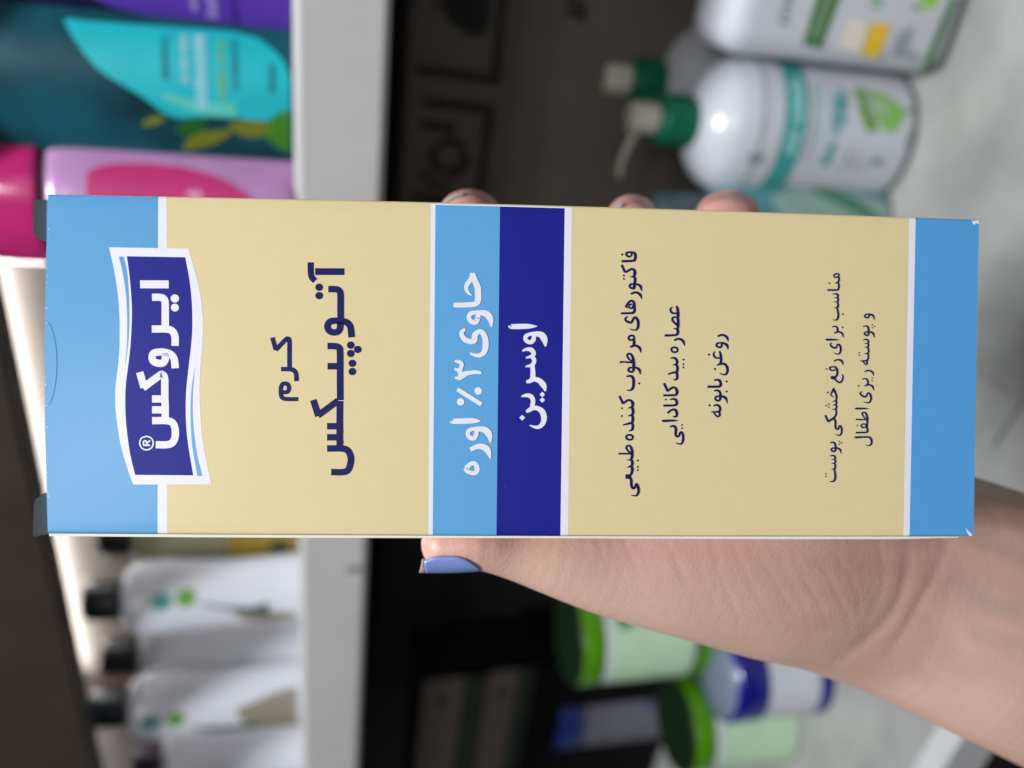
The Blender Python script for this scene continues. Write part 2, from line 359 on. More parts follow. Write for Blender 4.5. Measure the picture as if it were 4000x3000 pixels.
# front panel: printed bands, long edges rolled over the fold
cols = [((187, 182), None), ((618, 611), 'sky'), ((650, 648), 'white'), ((1683, 1669), 'cream'), ((1701, 1686), 'white'),
        ((1953, 1935), 'band'), ((2206, 2185), 'navy'), ((2233, 2214), 'white'), ((3552, 3525), 'cream'), ((3577, 3549), 'white'), ((3824, 3799), 'foot')]
def ytop(x): return 757 + (x - 187) * 100 / 3637
def ybot(x): return 2084 + (x - 182) * 12 / 3617
us = [(face(a, ytop(a))[0], face(b, ybot(b))[0]) for (a, b), k in cols]
RAD = 0.0006; NR = 28
def bow(s): return 0.00055 * math.sin(math.pi * min(max(s, 0), 1))
def panel_point(ut, ub, t, row=None):            # t 0..1 across
    u = ut + (ub - ut) * t
    s = u / BL
    v0 = RAD - bow(s); v1 = BW - RAD + 0.35 * bow(s)
    v = v0 + (v1 - v0) * t
    if abs(ut) < 1e-4: u -= 0.0006 * math.sin(math.pi * t)
    return u, v
bm = bmesh.new(); grid = []
seq = []
for i in range(len(cols) - 1):
    nseg = max(1, int((us[i + 1][0] - us[i][0]) / .006))
    for k in range(nseg): seq.append((us[i][0] + (us[i + 1][0] - us[i][0]) * k / nseg, us[i][1] + (us[i + 1][1] - us[i][1]) * k / nseg, cols[i + 1][1]))
seq.append((us[-1][0], us[-1][1], None))
arc = [(90, ), (60, ), (30, )]
for ut, ub, k in seq:
    col = []
    u, v = panel_point(ut, ub, 0)
    for a in (90, 67, 45, 22): col.append(bm.verts.new(bp(u, v - RAD * math.sin(R(a)), -RAD + RAD * math.cos(R(a)))))
    for j in range(NR + 1):
        u, v = panel_point(ut, ub, j / NR); col.append(bm.verts.new(bp(u, v)))
    u, v = panel_point(ut, ub, 1)
    for a in (22, 45, 67, 90): col.append(bm.verts.new(bp(u, v + RAD * math.sin(R(a)), -RAD + RAD * math.cos(R(a)))))
    grid.append(col)
for i in range(len(seq) - 1):
    for j in range(len(grid[i]) - 1):
        f = bm.faces.new((grid[i][j], grid[i + 1][j], grid[i + 1][j + 1], grid[i][j + 1])); k = seq[i][2]
        if j < 4 and k in ('band', 'navy', 'white') and .07 < us[0][0] + seq[i][0] < .11: k = 'cream' if j < 3 else 'white'
        f.material_index = MI[k]; f.normal_update()
        if f.normal.dot(Vector(EN)) < -1e-6: f.normal_flip()
# scuffed white corners of the paper
for uv in ([(BL - .0016, .0004), (BL - .0002, .0002), (BL + .0001, .0009), (BL - .0006, .0008), (BL - .0010, .0012)],
           [(BL - .0015, BW - .0018), (BL - .0010, BW - .0012), (BL - .0002, BW - .0006), (BL - .0001, BW - .0001), (BL - .0008, BW - .0002), (BL - .0013, BW - .0010)]):
    add_poly(bm, uv, 3e-5, 'white')
_rs = random.Random(4)
for k in range(26):                              # tiny chips in the print along the folded end
    t = _rs.random(); v = (.004 + .058 * t); r = .00006 + .00012 * _rs.random() ** 2
    u = -0.0006 * math.sin(math.pi * v / BW) + .0003 + .0002 * _rs.random()
    add_poly(bm, [(u, v - r), (u + r, v), (u, v + r * 1.5), (u - r, v)], 2.5e-5 + k * 2e-7, 'white')
for k in range(30):                              # dust and nicks on the dark band and panels
    u = .02 + (BL - .04) * _rs.random(); v = .004 + .057 * _rs.random(); r = .00004 + .00007 * _rs.random() ** 2
    add_poly(bm, [(u - r, v), (u, v - r * .6), (u + r, v), (u, v + r * .7)], 2.5e-5 + k * 2e-7, _rs.choice(['white', 'board', 'cream']))
for sht in (TITLE, BANDS, L4, L5, L6, L7): add_lettering(bm, sht, 5e-5)
front = link('front_panel', bm, MB_, box, smooth=True)
for p in front.data.polygons: p.use_smooth = True
# wavy badge with its lettering
def zpoly(win, pts, n=6, corners=()):
    out = []
    for seg in pts:
        s = spline(seg, n) if len(seg) > 2 else seg
        out += [face(win[0] + x / win[2], win[1] + y / win[2]) for x, y in [q[:2] for q in s]][:-1]
    return out
bm = bmesh.new()
add_poly(bm, zpoly(w1, [[(40,103),(530,110)], [(530,110),(565,230),(600,380),(618,540),(615,700),(603,830),(597,960),(600,1110),(612,1270),(635,1410),(668,1563)],
    [(668,1563),(185,1567)], [(185,1567),(150,1470),(110,1330),(85,1180),(75,1050),(80,940),(95,820),(103,700),(103,520),(92,380),(70,240),(40,103)]]), 2e-5, 'white')
add_poly(bm, zpoly(w1, [[(150,158),(510,163)], [(510,163),(535,300),(550,450),(552,600),(543,720),(525,870),(512,1000),(510,1150),(520,1290),(540,1420),(555,1509)],
    [(555,1509),(197,1507)], [(197,1507),(165,1370),(143,1200),(137,1060),(142,940),(158,820),(172,690),(180,520),(176,400),(165,270),(150,158)]]), 3.5e-5, 'navy')
add_poly(bm, zpoly(w1, [[(100,160),(130,160)], [(130,160),(150,250),(161,380),(164,520),(160,650),(148,760),(135,845)], [(135,845),(148,700),(151,560),(148,460),(140,360),(122,250),(100,160)]]), 3.5e-5, 'sky')
add_poly(bm, zpoly(w1, [[(568,840),(548,960),(540,1080),(541,1200),(550,1330),(580,1512)], [(580,1512),(612,1512)], [(612,1512),(580,1380),(562,1250),(553,1120),(556,980),(568,840)]]), 3.5e-5, 'sky')
add_lettering(bm, LOGO, 5.5e-5)
link('badge', bm, MB_, front)
# side, back and end panels
def slab(u0, u1, v0, v1, h0, h1, name, mats, parent=box, bev=0.0):
    bm = bmesh.new(); bmesh.ops.create_cube(bm, size=1)
    for v in bm.verts: v.co = bp(u0 + (v.co.x + .5) * (u1 - u0), v0 + (v.co.y + .5) * (v1 - v0), h0 + (v.co.z + .5) * (h1 - h0))
    if bev: bmesh.ops.bevel(bm, geom=bm.edges[:], offset=bev, segments=2, affect='EDGES')
    bmesh.ops.recalc_face_normals(bm, faces=bm.faces[:])
    return link(name, bm, mats, parent, smooth=False)
bmS = bmesh.new()
for i in range(len(seq) - 1):                     # printed side under the fingertips
    def q(ii, h):
        u, v = panel_point(seq[ii][0], seq[ii][1], 0); return bmS.verts.new(bp(u, v - RAD, h))
    f = bmS.faces.new((q(i, -RAD), q(i + 1, -RAD), q(i + 1, -BT), q(i, -BT))); f.material_index = MI[seq[i][2]]
bmesh.ops.remove_doubles(bmS, verts=bmS.verts[:], dist=1e-6)
link('side_panel', bmS, MB_, box, smooth=False)
# the glued side: its raw board edge stands a hair proud of the front panel
bmE = bmesh.new(); N = 40; rows = []
for i in range(N + 1):
    s = i / N; u = .0003 + (BL * .985 - .0003) * s
    d = .35 * bow(s); e0 = BW + d + .00006; e1 = BW + d + .00056 + .00006 * math.sin(9 * s) - (.0003 * max(0, s - .93) / .07)
    rows.append([bmE.verts.new(bp(u, e0, -.00035)), bmE.verts.new(bp(u, e1, -.00035)), bmE.verts.new(bp(u, e1, -BT)), bmE.verts.new(bp(u, e0, -BT))])
for a, b in zip(rows, rows[1:]):
    for j in range(4):
        bmE.faces.new((a[j], b[j], b[(j + 1) % 4], a[(j + 1) % 4]))
bmE.faces.new(rows[0]); bmE.faces.new(rows[-1])
bmesh.ops.recalc_face_normals(bmE, faces=bmE.faces[:])
link('side_panel', bmE, M['board'], box, smooth=False)
slab(.0004, BL - .0004, .0003, BW - .0003, -BT - .0004, -BT + .0001, 'back_panel', M['cream'])
slab(BL - .0005, BL + .0001, .0008, BW - .0012, -BT + .0006, -.0006, 'bottom_flap', M['foot'])
slab(.0004, .0009, .0006, BW - .0006, -BT + .0006, -.0008, 'lid_flap', M['sky'])
def flap(uv, h, name, thick=.00045):              # dust flap standing open at the lid end
    bm = bmesh.new()
    top = [bm.verts.new(bp(u, v, h + .0012 * max(0, -u) / .002)) for u, v in uv]; bot = [bm.verts.new(bp(u, v, h - thick + .0012 * max(0, -u) / .002)) for u, v in uv]
    f = bm.faces.new(top); bm.faces.new(bot[::-1]); n = len(uv)
    for i in range(n):
        g = bm.faces.new((top[i], bot[i], bot[(i + 1) % n], top[(i + 1) % n])); g.material_index = 1
    bmesh.ops.recalc_face_normals(bm, faces=bm.faces[:])
    link(name, bm, [M['grey'], M['board']], box, smooth=False)
def fu(px, py):
    d = ray(px, py); t = (B0 - EN * .003 - CAM).dot(EN) / d.dot(EN); q = CAM + d * t - B0
    return q.dot(EU), q.dot(EV)
flap([fu(190, 785), fu(160, 787), fu(152, 797), fu(151, 905), fu(155, 925), fu(172, 942), fu(190, 948)], -.003, 'dust_flap')
flap([fu(190, 1922), fu(176, 1924), fu(152, 1946), fu(148, 1965), fu(144, 2082), fu(150, 2090), fu(168, 2086), fu(190, 2084)], -.003, 'dust_flap')
# thumb notch pressed into the lid edge
bm = bmesh.new(); pts = spline([(174,1255),(190,1262),(205,1290),(218,1350),(222,1420),(217,1490),(205,1550),(190,1582)], 6)
o = []
for i, p in enumerate(pts):
    u, v = face(*p); o.append((u, v))
for a, b in zip(o, o[1:]):
    f = bm.faces.new([bm.verts.new(bp(a[0], a[1], 2e-5)), bm.verts.new(bp(b[0], b[1], 2e-5)), bm.verts.new(bp(b[0] - .00012, b[1], 6e-5)), bm.verts.new(bp(a[0] - .00012, a[1], 6e-5))])
    f.normal_update()
    if f.normal.dot(Vector(EN)) < 0: f.normal_flip()
link('thumb_notch', bm, M['sky'], front, smooth=False)
# ------------------------------------------------------------------ the hand
EX, EY, EZ = [np.array(camdir(*v)) for v in ((1,0,0), (0,1,0), (0,0,1))]
def hand_mesh():
    bm = bmesh.new()
    ico = bmesh.new(); bmesh.ops.create_icosphere(ico, subdivisions=3, radius=1)
    V = np.array([v.co[:] for v in ico.verts]); Fc = [[v.index for v in f.verts] for f in ico.faces]; ico.free()
    verts, faces = [], []
    def ball(px, py, z, rx, ry, rz):
        c = np.array(at_depth(px, py, z)); b = len(verts)
        for p in V: verts.append(c + EX * p[0] * rx * .001 + EY * p[1] * ry * .001 + EZ * p[2] * rz * .001)
        for f in Fc: faces.append([i + b for i in f])
    def chain(pts, step=.0022, smooth=True):
        P = spline(pts, 12) if smooth and len(pts) > 2 else [np.array(pts[0]) + (np.array(pts[1]) - np.array(pts[0])) * t for t in np.linspace(0, 1, 14)]
        last = None
        for p in P:
            q = np.array(at_depth(*p[:3]))
            if last is None or np.linalg.norm(q - last) > step or p is P[-1]: ball(*p); last = q
    # thumb, thenar, wrist and forearm: px, py, distance, radii in mm
    chain([(1742,2122,.175,5.6,5.9,7.2), (1870,2114,.1755,6.2,6.2,8.2), (2020,2135,.178,7.5,7.5,8.8), (2200,2160,.180,10.2,10.2,10.5),
           (2400,2190,.183,13,13,12.5), (2600,2192,.185,16.4,16.4,14), (2800,2192,.188,20,20,15.5), (3000,2195,.191,23.5,23.5,16), (3200,2205,.195,26.2,26.2,15.5),
           (3400,2245,.200,28.4,28.4,16.5), (3600,2290,.203,30.9,30.9,17.5), (4000,2450,.207,33.5,33.5,19.5), (4500,2670,.214,36,36,21), (5000,2900,.222,38,38,23)])
    for kx, ky, z in ((2150,1640,.222), (2430,1500,.2225), (2720,1440,.2225), (2990,1470,.2215)):
        chain([(3560,2200,.209,24,24,15), ((3560 + kx) / 2, (2200 + ky) / 2 + 30, .220, 15, 15, 11), (kx, ky, z, 11, 11, 10)])
    chain([(3000,2195,.193,20,20,13), (2600,1900,.218,13,13,10), (2150,1640,.222,10,10,9.5)])
    # fingers come round the far edge; only their tips show
    chain([(2150,1640,.222,9.8,9.8,9.5), (1980,1150,.221,8.6,8.6,8.2), (1880,900,.2165,7.9,7.2,8.0), (1838,835,.205,7.9,6.2,8), (1832,856,.190,7.6,5.8,7)])
    chain([(2430,1500,.2225,9.8,9.8,9.5), (2430,1120,.222,8.6,8.6,8.2), (2455,910,.2175,7.4,7.0,8.0), (2466,850,.207,6.6,6.0,8), (2470,880,.192,6.2,5.4,7)])
    chain([(2720,1440,.2225,9.6,9.6,9.5), (2790,1100,.222,8.6,8.6,8.2), (2830,900,.2175,8,7.2,8.0), (2840,838,.206,8.2,6.4,8), (2840,868,.191,8.6,6.0,7)])
    chain([(2990,1470,.2215,8.8,8.8,8.8), (3080,1200,.2215,7.6,7.6,7.6), (3110,1020,.218,6.8,6.6,7), (3115,960,.213,6.4,6,6)])
    me = bpy.data.meshes.new('hand_raw'); me.from_pydata([tuple(v) for v in verts], [], faces)
    o = bpy.data.objects.new('hand_raw', me); COL.objects.link(o)
    m = o.modifiers.new('r', 'REMESH'); m.mode = 'VOXEL'; m.voxel_size = .00065; m.use_smooth_shade = True
    s = o.modifiers.new('s', 'SMOOTH'); s.factor = .5; s.iterations = 16
    dg = bpy.context.evaluated_depsgraph_get(); dg.update()
    out = bpy.data.meshes.new_from_object(o.evaluated_get(dg)); out.name = 'hand'
    bpy.data.objects.remove(o); bpy.data.meshes.remove(me)
    return out
hm = hand_mesh(); nv = len(hm.vertices)
co = np.empty(nv * 3); hm.vertices.foreach_get('co', co); co = co.reshape(-1, 3)
no = np.empty(nv * 3); hm.vertices.foreach_get('normal', no); no = no.reshape(-1, 3)
def project(P):
    q = (P - CAM) @ ROT; z = -q[:, 2]; return np.stack([2000 + FPX * q[:, 0] / z, 1500 - FPX * q[:, 1] / z], 1), z
pp, zz = project(co); front_facing = ((CAM - co) * no).sum(1) > 0
disp = np.zeros(nv)
def crease(pts, width, depth, side=.35):          # a fold of skin with a soft swelling beside it
    global disp
    C = np.array(spline(pts, 10)); d = np.full(nv, 1e9); tt = np.zeros(nv)
    lo = C.min(0) - 5 * width; hi = C.max(0) + 5 * width
    sel = np.where(front_facing & (pp > lo).all(1) & (pp < hi).all(1))[0]
    if not len(sel): return
    D = np.linalg.norm(pp[sel][:, None] - C[None], axis=2); k = D.argmin(1); dm = D.min(1)
    along = np.sin(np.pi * np.clip((k + 2) / (len(C) + 3), 0, 1)) ** .6
    disp[sel] += along * (-depth * np.exp(-(dm / width) ** 2) + side * depth * np.exp(-((dm - 2.6 * width) / (1.6 * width)) ** 2))
CR = [([(3712,2110),(3650,2250),(3590,2354),(3537,2456),(3470,2550)], 20, .00055), ([(3552,2115),(3537,2266),(3486,2392),(3378,2506),(3265,2589)], 24, .00075),
      ([(3425,2100),(3454,2240),(3416,2380),(3370,2450)], 15, .00035), ([(2775,2110),(2828,2278),(2878,2392),(2891,2443)], 11, .00035),
      ([(2860,2120),(2935,2285),(3030,2456)], 10, .0003), ([(2940,2110),(3043,2304),(3094,2380)], 9, .0003), ([(3090,2140),(3170,2304),(3208,2367),(3230,2450)], 10, .00034),
      ([(3180,2150),(3265,2304),(3315,2418),(3320,2480)], 11, .00034), ([(3270,2170),(3345,2300),(3355,2400)], 10, .00028), ([(2600,2105),(2657,2228),(2690,2290)], 13, .0004),
      ([(2170,2108),(2150,2150),(2130,2178)], 9, .0003), ([(2340,2100),(2361,2185)], 9, .00025), ([(2430,2100),(2465,2170),(2500,2240)], 11, .00032),
      ([(3010,2120),(3110,2300),(3150,2400),(3170,2480)], 7, .00018), ([(2690,2110),(2750,2260),(2800,2390)], 8, .0002), ([(3600,2600),(3700,2690),(3850,2790)], 40, .0002),
      ([(3760,2300),(3880,2360),(4000,2390)], 45, .0004), ([(3700,2480),(3850,2500),(4000,2520)], 50, .00025), ([(1960,2170),(2010,2200),(2050,2235)], 7, .00014), ([(2010,2140),(2060,2190),(2100,2230)], 7, .00014)]
for i, (cpts, wd, dp) in enumerate(CR): crease(cpts, wd, dp * (.30 if i < 2 else .16), side=.2)
co = co + no * disp[:, None]
# flesh rests against the carton instead of passing through it
q = co - B0; u, v, h = q @ EU, q @ EV, q @ EN
g = .0003
inside = (u > -g) & (u < BL + g) & (v > -g) & (v < BW + .0007) & (h < g) & (h > -BT - .0005)
dv0 = v + g; dv1 = BW + .0007 - v; dh = h + BT + .0005
push = np.zeros_like(co)
k = np.argmin(np.stack([dv0, dv1, dh], 1), 1)
for kk, vec, amt in ((0, -EV, dv0), (1, EV, dv1), (2, -EN, dh)):
    s = inside & (k == kk); push[s] = vec * amt[s][:, None]
co = co + push
hm.vertices.foreach_set('co', co.ravel()); hm.update()

def skin_material():
    m = mat('skin', (.45, .27, .19), .42, sss=.25, spec=.4)
    nt = m.node_tree; b = nt.nodes['Principled BSDF']
    tc = nt.nodes.new('ShaderNodeTexCoord')
    n1 = nt.nodes.new('ShaderNodeTexNoise'); n1.inputs['Scale'].default_value = 45; n1.inputs['Detail'].default_value = 6
    rp = nt.nodes.new('ShaderNodeValToRGB'); e = rp.color_ramp.elements
    e[0].position = .35; e[0].color = (.50, .325, .255, 1); e[1].position = .65; e[1].color = (.57, .365, .305, 1)
    nt.links.new(tc.outputs['Object'], n1.inputs['Vector']); nt.links.new(n1.outputs['Fac'], rp.inputs['Fac'])
    # thenar and fingertips carry more blood than the forearm
    at = nt.nodes.new('ShaderNodeAttribute'); at.attribute_name = 'blush'
    mx = nt.nodes.new('ShaderNodeMix'); mx.data_type = 'RGBA'; mx.inputs['B'].default_value = (.53, .265, .235, 1)
    nt.links.new(at.outputs['Fac'], mx.inputs['Factor']); nt.links.new(rp.outputs['Color'], mx.inputs['A'])
    av = nt.nodes.new('ShaderNodeAttribute'); av.attribute_name = 'vein'
    mv = nt.nodes.new('ShaderNodeMix'); mv.data_type = 'RGBA'; mv.inputs['B'].default_value = (.36, .27, .235, 1)
    nt.links.new(av.outputs['Fac'], mv.inputs['Factor']); nt.links.new(mx.outputs['Result'], mv.inputs['A'])
    nt.links.new(mv.outputs['Result'], b.inputs['Base Color'])
    vo = nt.nodes.new('ShaderNodeTexVoronoi'); vo.inputs['Scale'].default_value = 1500
    n3 = nt.nodes.new('ShaderNodeTexNoise'); n3.inputs['Scale'].default_value = 500; n3.inputs['Detail'].default_value = 5
    ad = nt.nodes.new('ShaderNodeMath'); ad.operation = 'ADD'
    for t in (vo, n3): nt.links.new(tc.outputs['Object'], t.inputs['Vector'])
    nt.links.new(vo.outputs['Distance'], ad.inputs[0]); nt.links.new(n3.outputs['Fac'], ad.inputs[1])
    bpn = nt.nodes.new('ShaderNodeBump'); bpn.inputs['Strength'].default_value = .14; bpn.inputs['Distance'].default_value = .0003
    nt.links.new(ad.outputs['Value'], bpn.inputs['Height']); nt.links.new(bpn.outputs['Normal'], b.inputs['Normal'])
    return m
bl = hm.attributes.new('blush', 'FLOAT', 'POINT')
pp2, z2 = project(co)
def blob(cx, cy, sx, sy, a): return a * np.exp(-((pp2[:, 0] - cx) / sx) ** 2 - ((pp2[:, 1] - cy) / sy) ** 2)
blush = blob(1830, 2130, 330, 70, .6) + blob(2620, 2130, 280, 110, .45) + blob(3050, 2180, 380, 170, .35) + blob(1840, 800, 250, 160, .9) + blob(2650, 800, 600, 160, .9) + blob(3650, 2150, 180, 160, .3)
bl.data.foreach_set('value', np.clip(blush, 0, 1).astype(np.float32))
vein = np.zeros(nv)
for vp, wd, am in (([(3730,2260),(3830,2330),(3930,2375),(4050,2395)], 55, .55), ([(3800,2080),(3900,2150),(4050,2210)], 45, .35), ([(3820,2470),(3930,2500),(4050,2520)], 40, .4), ([(3000,2230),(3060,2330),(3050,2440)], 60, .25)):
    C = np.array(spline(vp, 8)); D = np.full(nv, 1e9)
    for q_ in C: D = np.minimum(D, np.linalg.norm(pp2 - q_, axis=1))
    vein = np.maximum(vein, am * np.exp(-(D / wd) ** 2) * front_facing)
va = hm.attributes.new('vein', 'FLOAT', 'POINT'); va.data.foreach_set('value', vein.astype(np.float32))
hand = empty('hand', at_depth(3600, 2290, .203), 'left hand and wrist gripping the carton from behind, blue polish on the thumbnail', 'hand')
SKIN = skin_material()
link_mesh('palm_and_fingers', hm, SKIN, hand)
POL = mat('nail_polish', srgb(116, 138, 196), .32, var=.03, coat=.2); NAILW = mat('bare_nail', srgb(204, 184, 166), .35, var=.04); PALE = mat('pale_polish', srgb(176, 172, 176), .3, var=.03)
def nail(name, fn, ns, nt_, material, thick=.0003, parent=hand):
    bm = bmesh.new(); A, B = [], []
    for i in range(ns + 1):
        ra, rb = [], []
        for j in range(nt_ + 1):
            p, nrm = fn(i / ns, j / nt_); ra.append(bm.verts.new(Vector(p))); rb.append(bm.verts.new(Vector(p - nrm * thick)))
        A.append(ra); B.append(rb)
    for i in range(ns):
        for j in range(nt_):
            bm.faces.new((A[i][j], A[i + 1][j], A[i + 1][j + 1], A[i][j + 1])); bm.faces.new((B[i][j + 1], B[i + 1][j + 1], B[i + 1][j], B[i][j]))
    for i in range(ns):
        bm.faces.new((A[i][0], B[i][0], B[i + 1][0], A[i + 1][0])); bm.faces.new((A[i][-1], A[i + 1][-1], B[i + 1][-1], B[i][-1]))
    for j in range(nt_):
        bm.faces.new((A[0][j], A[0][j + 1], B[0][j + 1], B[0][j])); bm.faces.new((A[-1][j], B[-1][j], B[-1][j + 1], A[-1][j + 1]))
    bmesh.ops.recalc_face_normals(bm, faces=bm.faces[:])
    return link(name, bm, material, parent)
def thumb_nail(s0, s1, lo, grow=1.04):
    def fn(s, t):
        s = s0 + (s1 - s0) * s
        px = 1888 + (1640 - 1888) * s
        cy = 2112 + 6 * s; ry = (6.25 + .25 * math.sin(math.pi * s)) * grow; rz = 8.0 * grow
        fade = math.sqrt(max(0.0, 1 - (1 - min(s / .45, 1)) ** 2)) * (1 - .25 * max(0, s - .7) / .3)
        a0 = R(80 - (80 - lo) * fade); a1 = R(80 + 62 * fade)
        if s > .885: a0 += R(78) * ((s - .885) / .115) ** 1.3 * .8
        a = a0 + (a1 - a0) * t
        c0 = np.array(at_depth(px, cy, .1755))
        p = c0 - EY * (ry * .001 * math.sin(a)) - EZ * (rz * .001 * math.cos(a))
        return p, _n(-EY * math.sin(a) - EZ * math.cos(a))
    return fn
nl = nail('fingernail', thumb_nail(0, .88, 14), 22, 16, POL)
nail('nail_tip', thumb_nail(.885, 1.0, 4), 6, 16, NAILW, parent=nl)
def tip_nail(px, py, z, rx, ry, rz, cen, wid, hgt, grow=1.05):
    d0 = _n(np.array(cen)); ax = _n(np.cross(d0, (0, 0, 1.0))); ay = np.cross(ax, d0)
    def fn(s, t):
        a = (s * 2 - 1); b = (t * 2 - 1)
        sc = math.sqrt(max(.02, 1 - .5 * b * b))
        d = _n(d0 + ax * a * wid * sc + ay * b * hgt)
        p = np.array(at_depth(px, py, z)) + (EX * d[0] * rx + EY * d[1] * ry + EZ * d[2] * rz) * .001 * grow
        return p, _n(EX * d[0] + EY * d[1] + EZ * d[2])
    return fn
nail('fingernail', tip_nail(1832, 856, .190, 7.6, 5.8, 7, (-.52, .84, -.2), .5, .4, 1.05), 12, 10, PALE)
nail('fingernail', tip_nail(2470, 880, .192, 6.2, 5.4, 7, (-.75, .62, -.25), .45, .4, 1.08), 10, 8, PALE)
# ------------------------------------------------------------------ the shelving behind
KS = .9
YF, SHTOP, SHBOT = 0.402 * KS, CAM_H + .010 * KS, CAM_H - .034 * KS     # front plane and upper board
YU = 0.54; YB = 0.60                                                # back panel
XL, XR = -.62, .62
shelf_white = mat('shelf_laminate', srgb(181, 180, 180), .45, var=.05, scale=14, bump=.05, bscale=120)
brown = mat('dark_fascia', srgb(48, 39, 32), .5, var=.15, scale=20)
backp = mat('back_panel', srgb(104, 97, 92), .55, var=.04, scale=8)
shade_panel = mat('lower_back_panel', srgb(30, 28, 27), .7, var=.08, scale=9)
shelf = empty('display_shelf', (0, YF, SHBOT), 'white edged display shelf with a dark fascia and a lit back panel, full of bottles', 'shelf')
bm = box_bm((XL - .4, YF, SHBOT), (XR, YB - .004, SHTOP), .003)
link('shelf_board', bm, shelf_white, shelf, smooth=False)
p = at_y(1382, 2222, YF)                                  # little screw hole in the edge
bm = bmesh.new(); bmesh.ops.create_cone(bm, cap_ends=True, segments=16, radius1=.0032, radius2=.0032, depth=.001, matrix=Matrix.Translation(p + Vector((0, -.0006, 0))) @ Matrix.Rotation(R(90), 4, 'X') @ Matrix.Diagonal((.6, 1.6, 1, 1)))
link('screw_hole', bm, mat('hole', (.12, .13, .13), .8), shelf, smooth=False)
link('fascia', box_bm((XL - .4, YF - .001, CAM_H + .155 * KS), (XR, YF + .016, CAM_H + .30), .002), brown, shelf, smooth=False)
link('shelf_board', box_bm((XL, YF + .017, CAM_H + .236 * KS), (XR, YU - .004, CAM_H + .255 * KS), .001), shelf_white, shelf, smooth=False)
link('back_panel', box_bm((XL, YU, SHTOP + .0005), (XR, YB + .01, CAM_H + .30)), backp, shelf, smooth=False)
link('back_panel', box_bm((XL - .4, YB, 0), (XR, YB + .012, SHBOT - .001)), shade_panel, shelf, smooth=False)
link('side_panel', box_bm((XL - .016, YF, SHTOP + .0005), (XL - .0005, YB + .012, CAM_H + .30), .001), mat('side_panel', srgb(52, 40, 37), .4, var=.1), shelf, smooth=False)
link('side_panel', box_bm((XR + .0005, YF, 0), (XR + .016, YB + .012, CAM_H + .30), .001), brown, shelf, smooth=False)
# strip light tucked behind the fascia of the shelf above
tube = empty('strip_light', (0, YU - .02, CAM_H + .2), 'bright strip light along the back of the upper shelf', 'strip light')
bm = bmesh.new(); bmesh.ops.create_cone(bm, cap_ends=True, segments=16, radius1=.004, radius2=.004, depth=1.18, matrix=Matrix.Translation((-.02, YU - .009, CAM_H + .2055)) @ Matrix.Rotation(R(90), 4, 'Y'))
link('tube', bm, mat('tube_glow', (1, .93, .86), .4, emit=((1, .98, .96), 34.0)), tube)
link('bracket', box_bm((-.60, YU - .010, CAM_H + .2100), (.55, YU - .001, CAM_H + .236 * KS - .0005)), shelf_white, tube, smooth=False)

# counter: a deeper base unit with a pale stone-look top
ctop = mat('counter_stone', srgb(150, 151, 148), .36, var=.2, scale=22, bump=.05, bscale=200)
lip = mat('counter_lip', srgb(186, 187, 188), .35, var=.05)
YC = .216
cnt = empty('counter', (0, YC, -.5), 'pale grey mottled counter top with a light front strip under the shelf', 'counter')
link('counter_top', box_bm((-1.2, YC + .016, -.03), (.9, YB - .001, 0), .0008), ctop, cnt, smooth=False)
link('front_strip', box_bm((-1.2, YC, -.03), (.9, YC + .0155, .0008), .001), lip, cnt, smooth=False)
link('base_cabinet', box_bm((-1.2, YC + .03, -.80), (.9, YB, -.031)), mat('base_cabinet', srgb(40, 38, 38), .6, var=.1), cnt, smooth=False)
seamM = mat('seam', (.16, .16, .16), .7)
def seam(a, b, wd):
    A = at_h(*a, 0.0004); B_ = at_h(*b, 0.0004); t = (B_ - A).normalized(); s = Vector((-t.y, t.x, 0)) * wd
    bm = bmesh.new(); vs = [bm.verts.new(q) for q in (A - s, B_ - s, B_ + s, A + s)]; f = bm.faces.new(vs); f.normal_update()
    if f.normal.z < 0: f.normal_flip()
    link('seam', bm, seamM, cnt, smooth=False)
seam((3840, 1465), (3955, 1548), .0007); seam((3880, 1745), (4120, 1370), .0011)
fl = link('floor', box_bm((-3, -2.5, -.86), (3, .9, -.80)), mat('floor', srgb(62, 58, 56), .6, var=.15, scale=6), smooth=False)
fl['kind'] = 'structure'; fl['label'] = 'dark shop floor below the counter front'

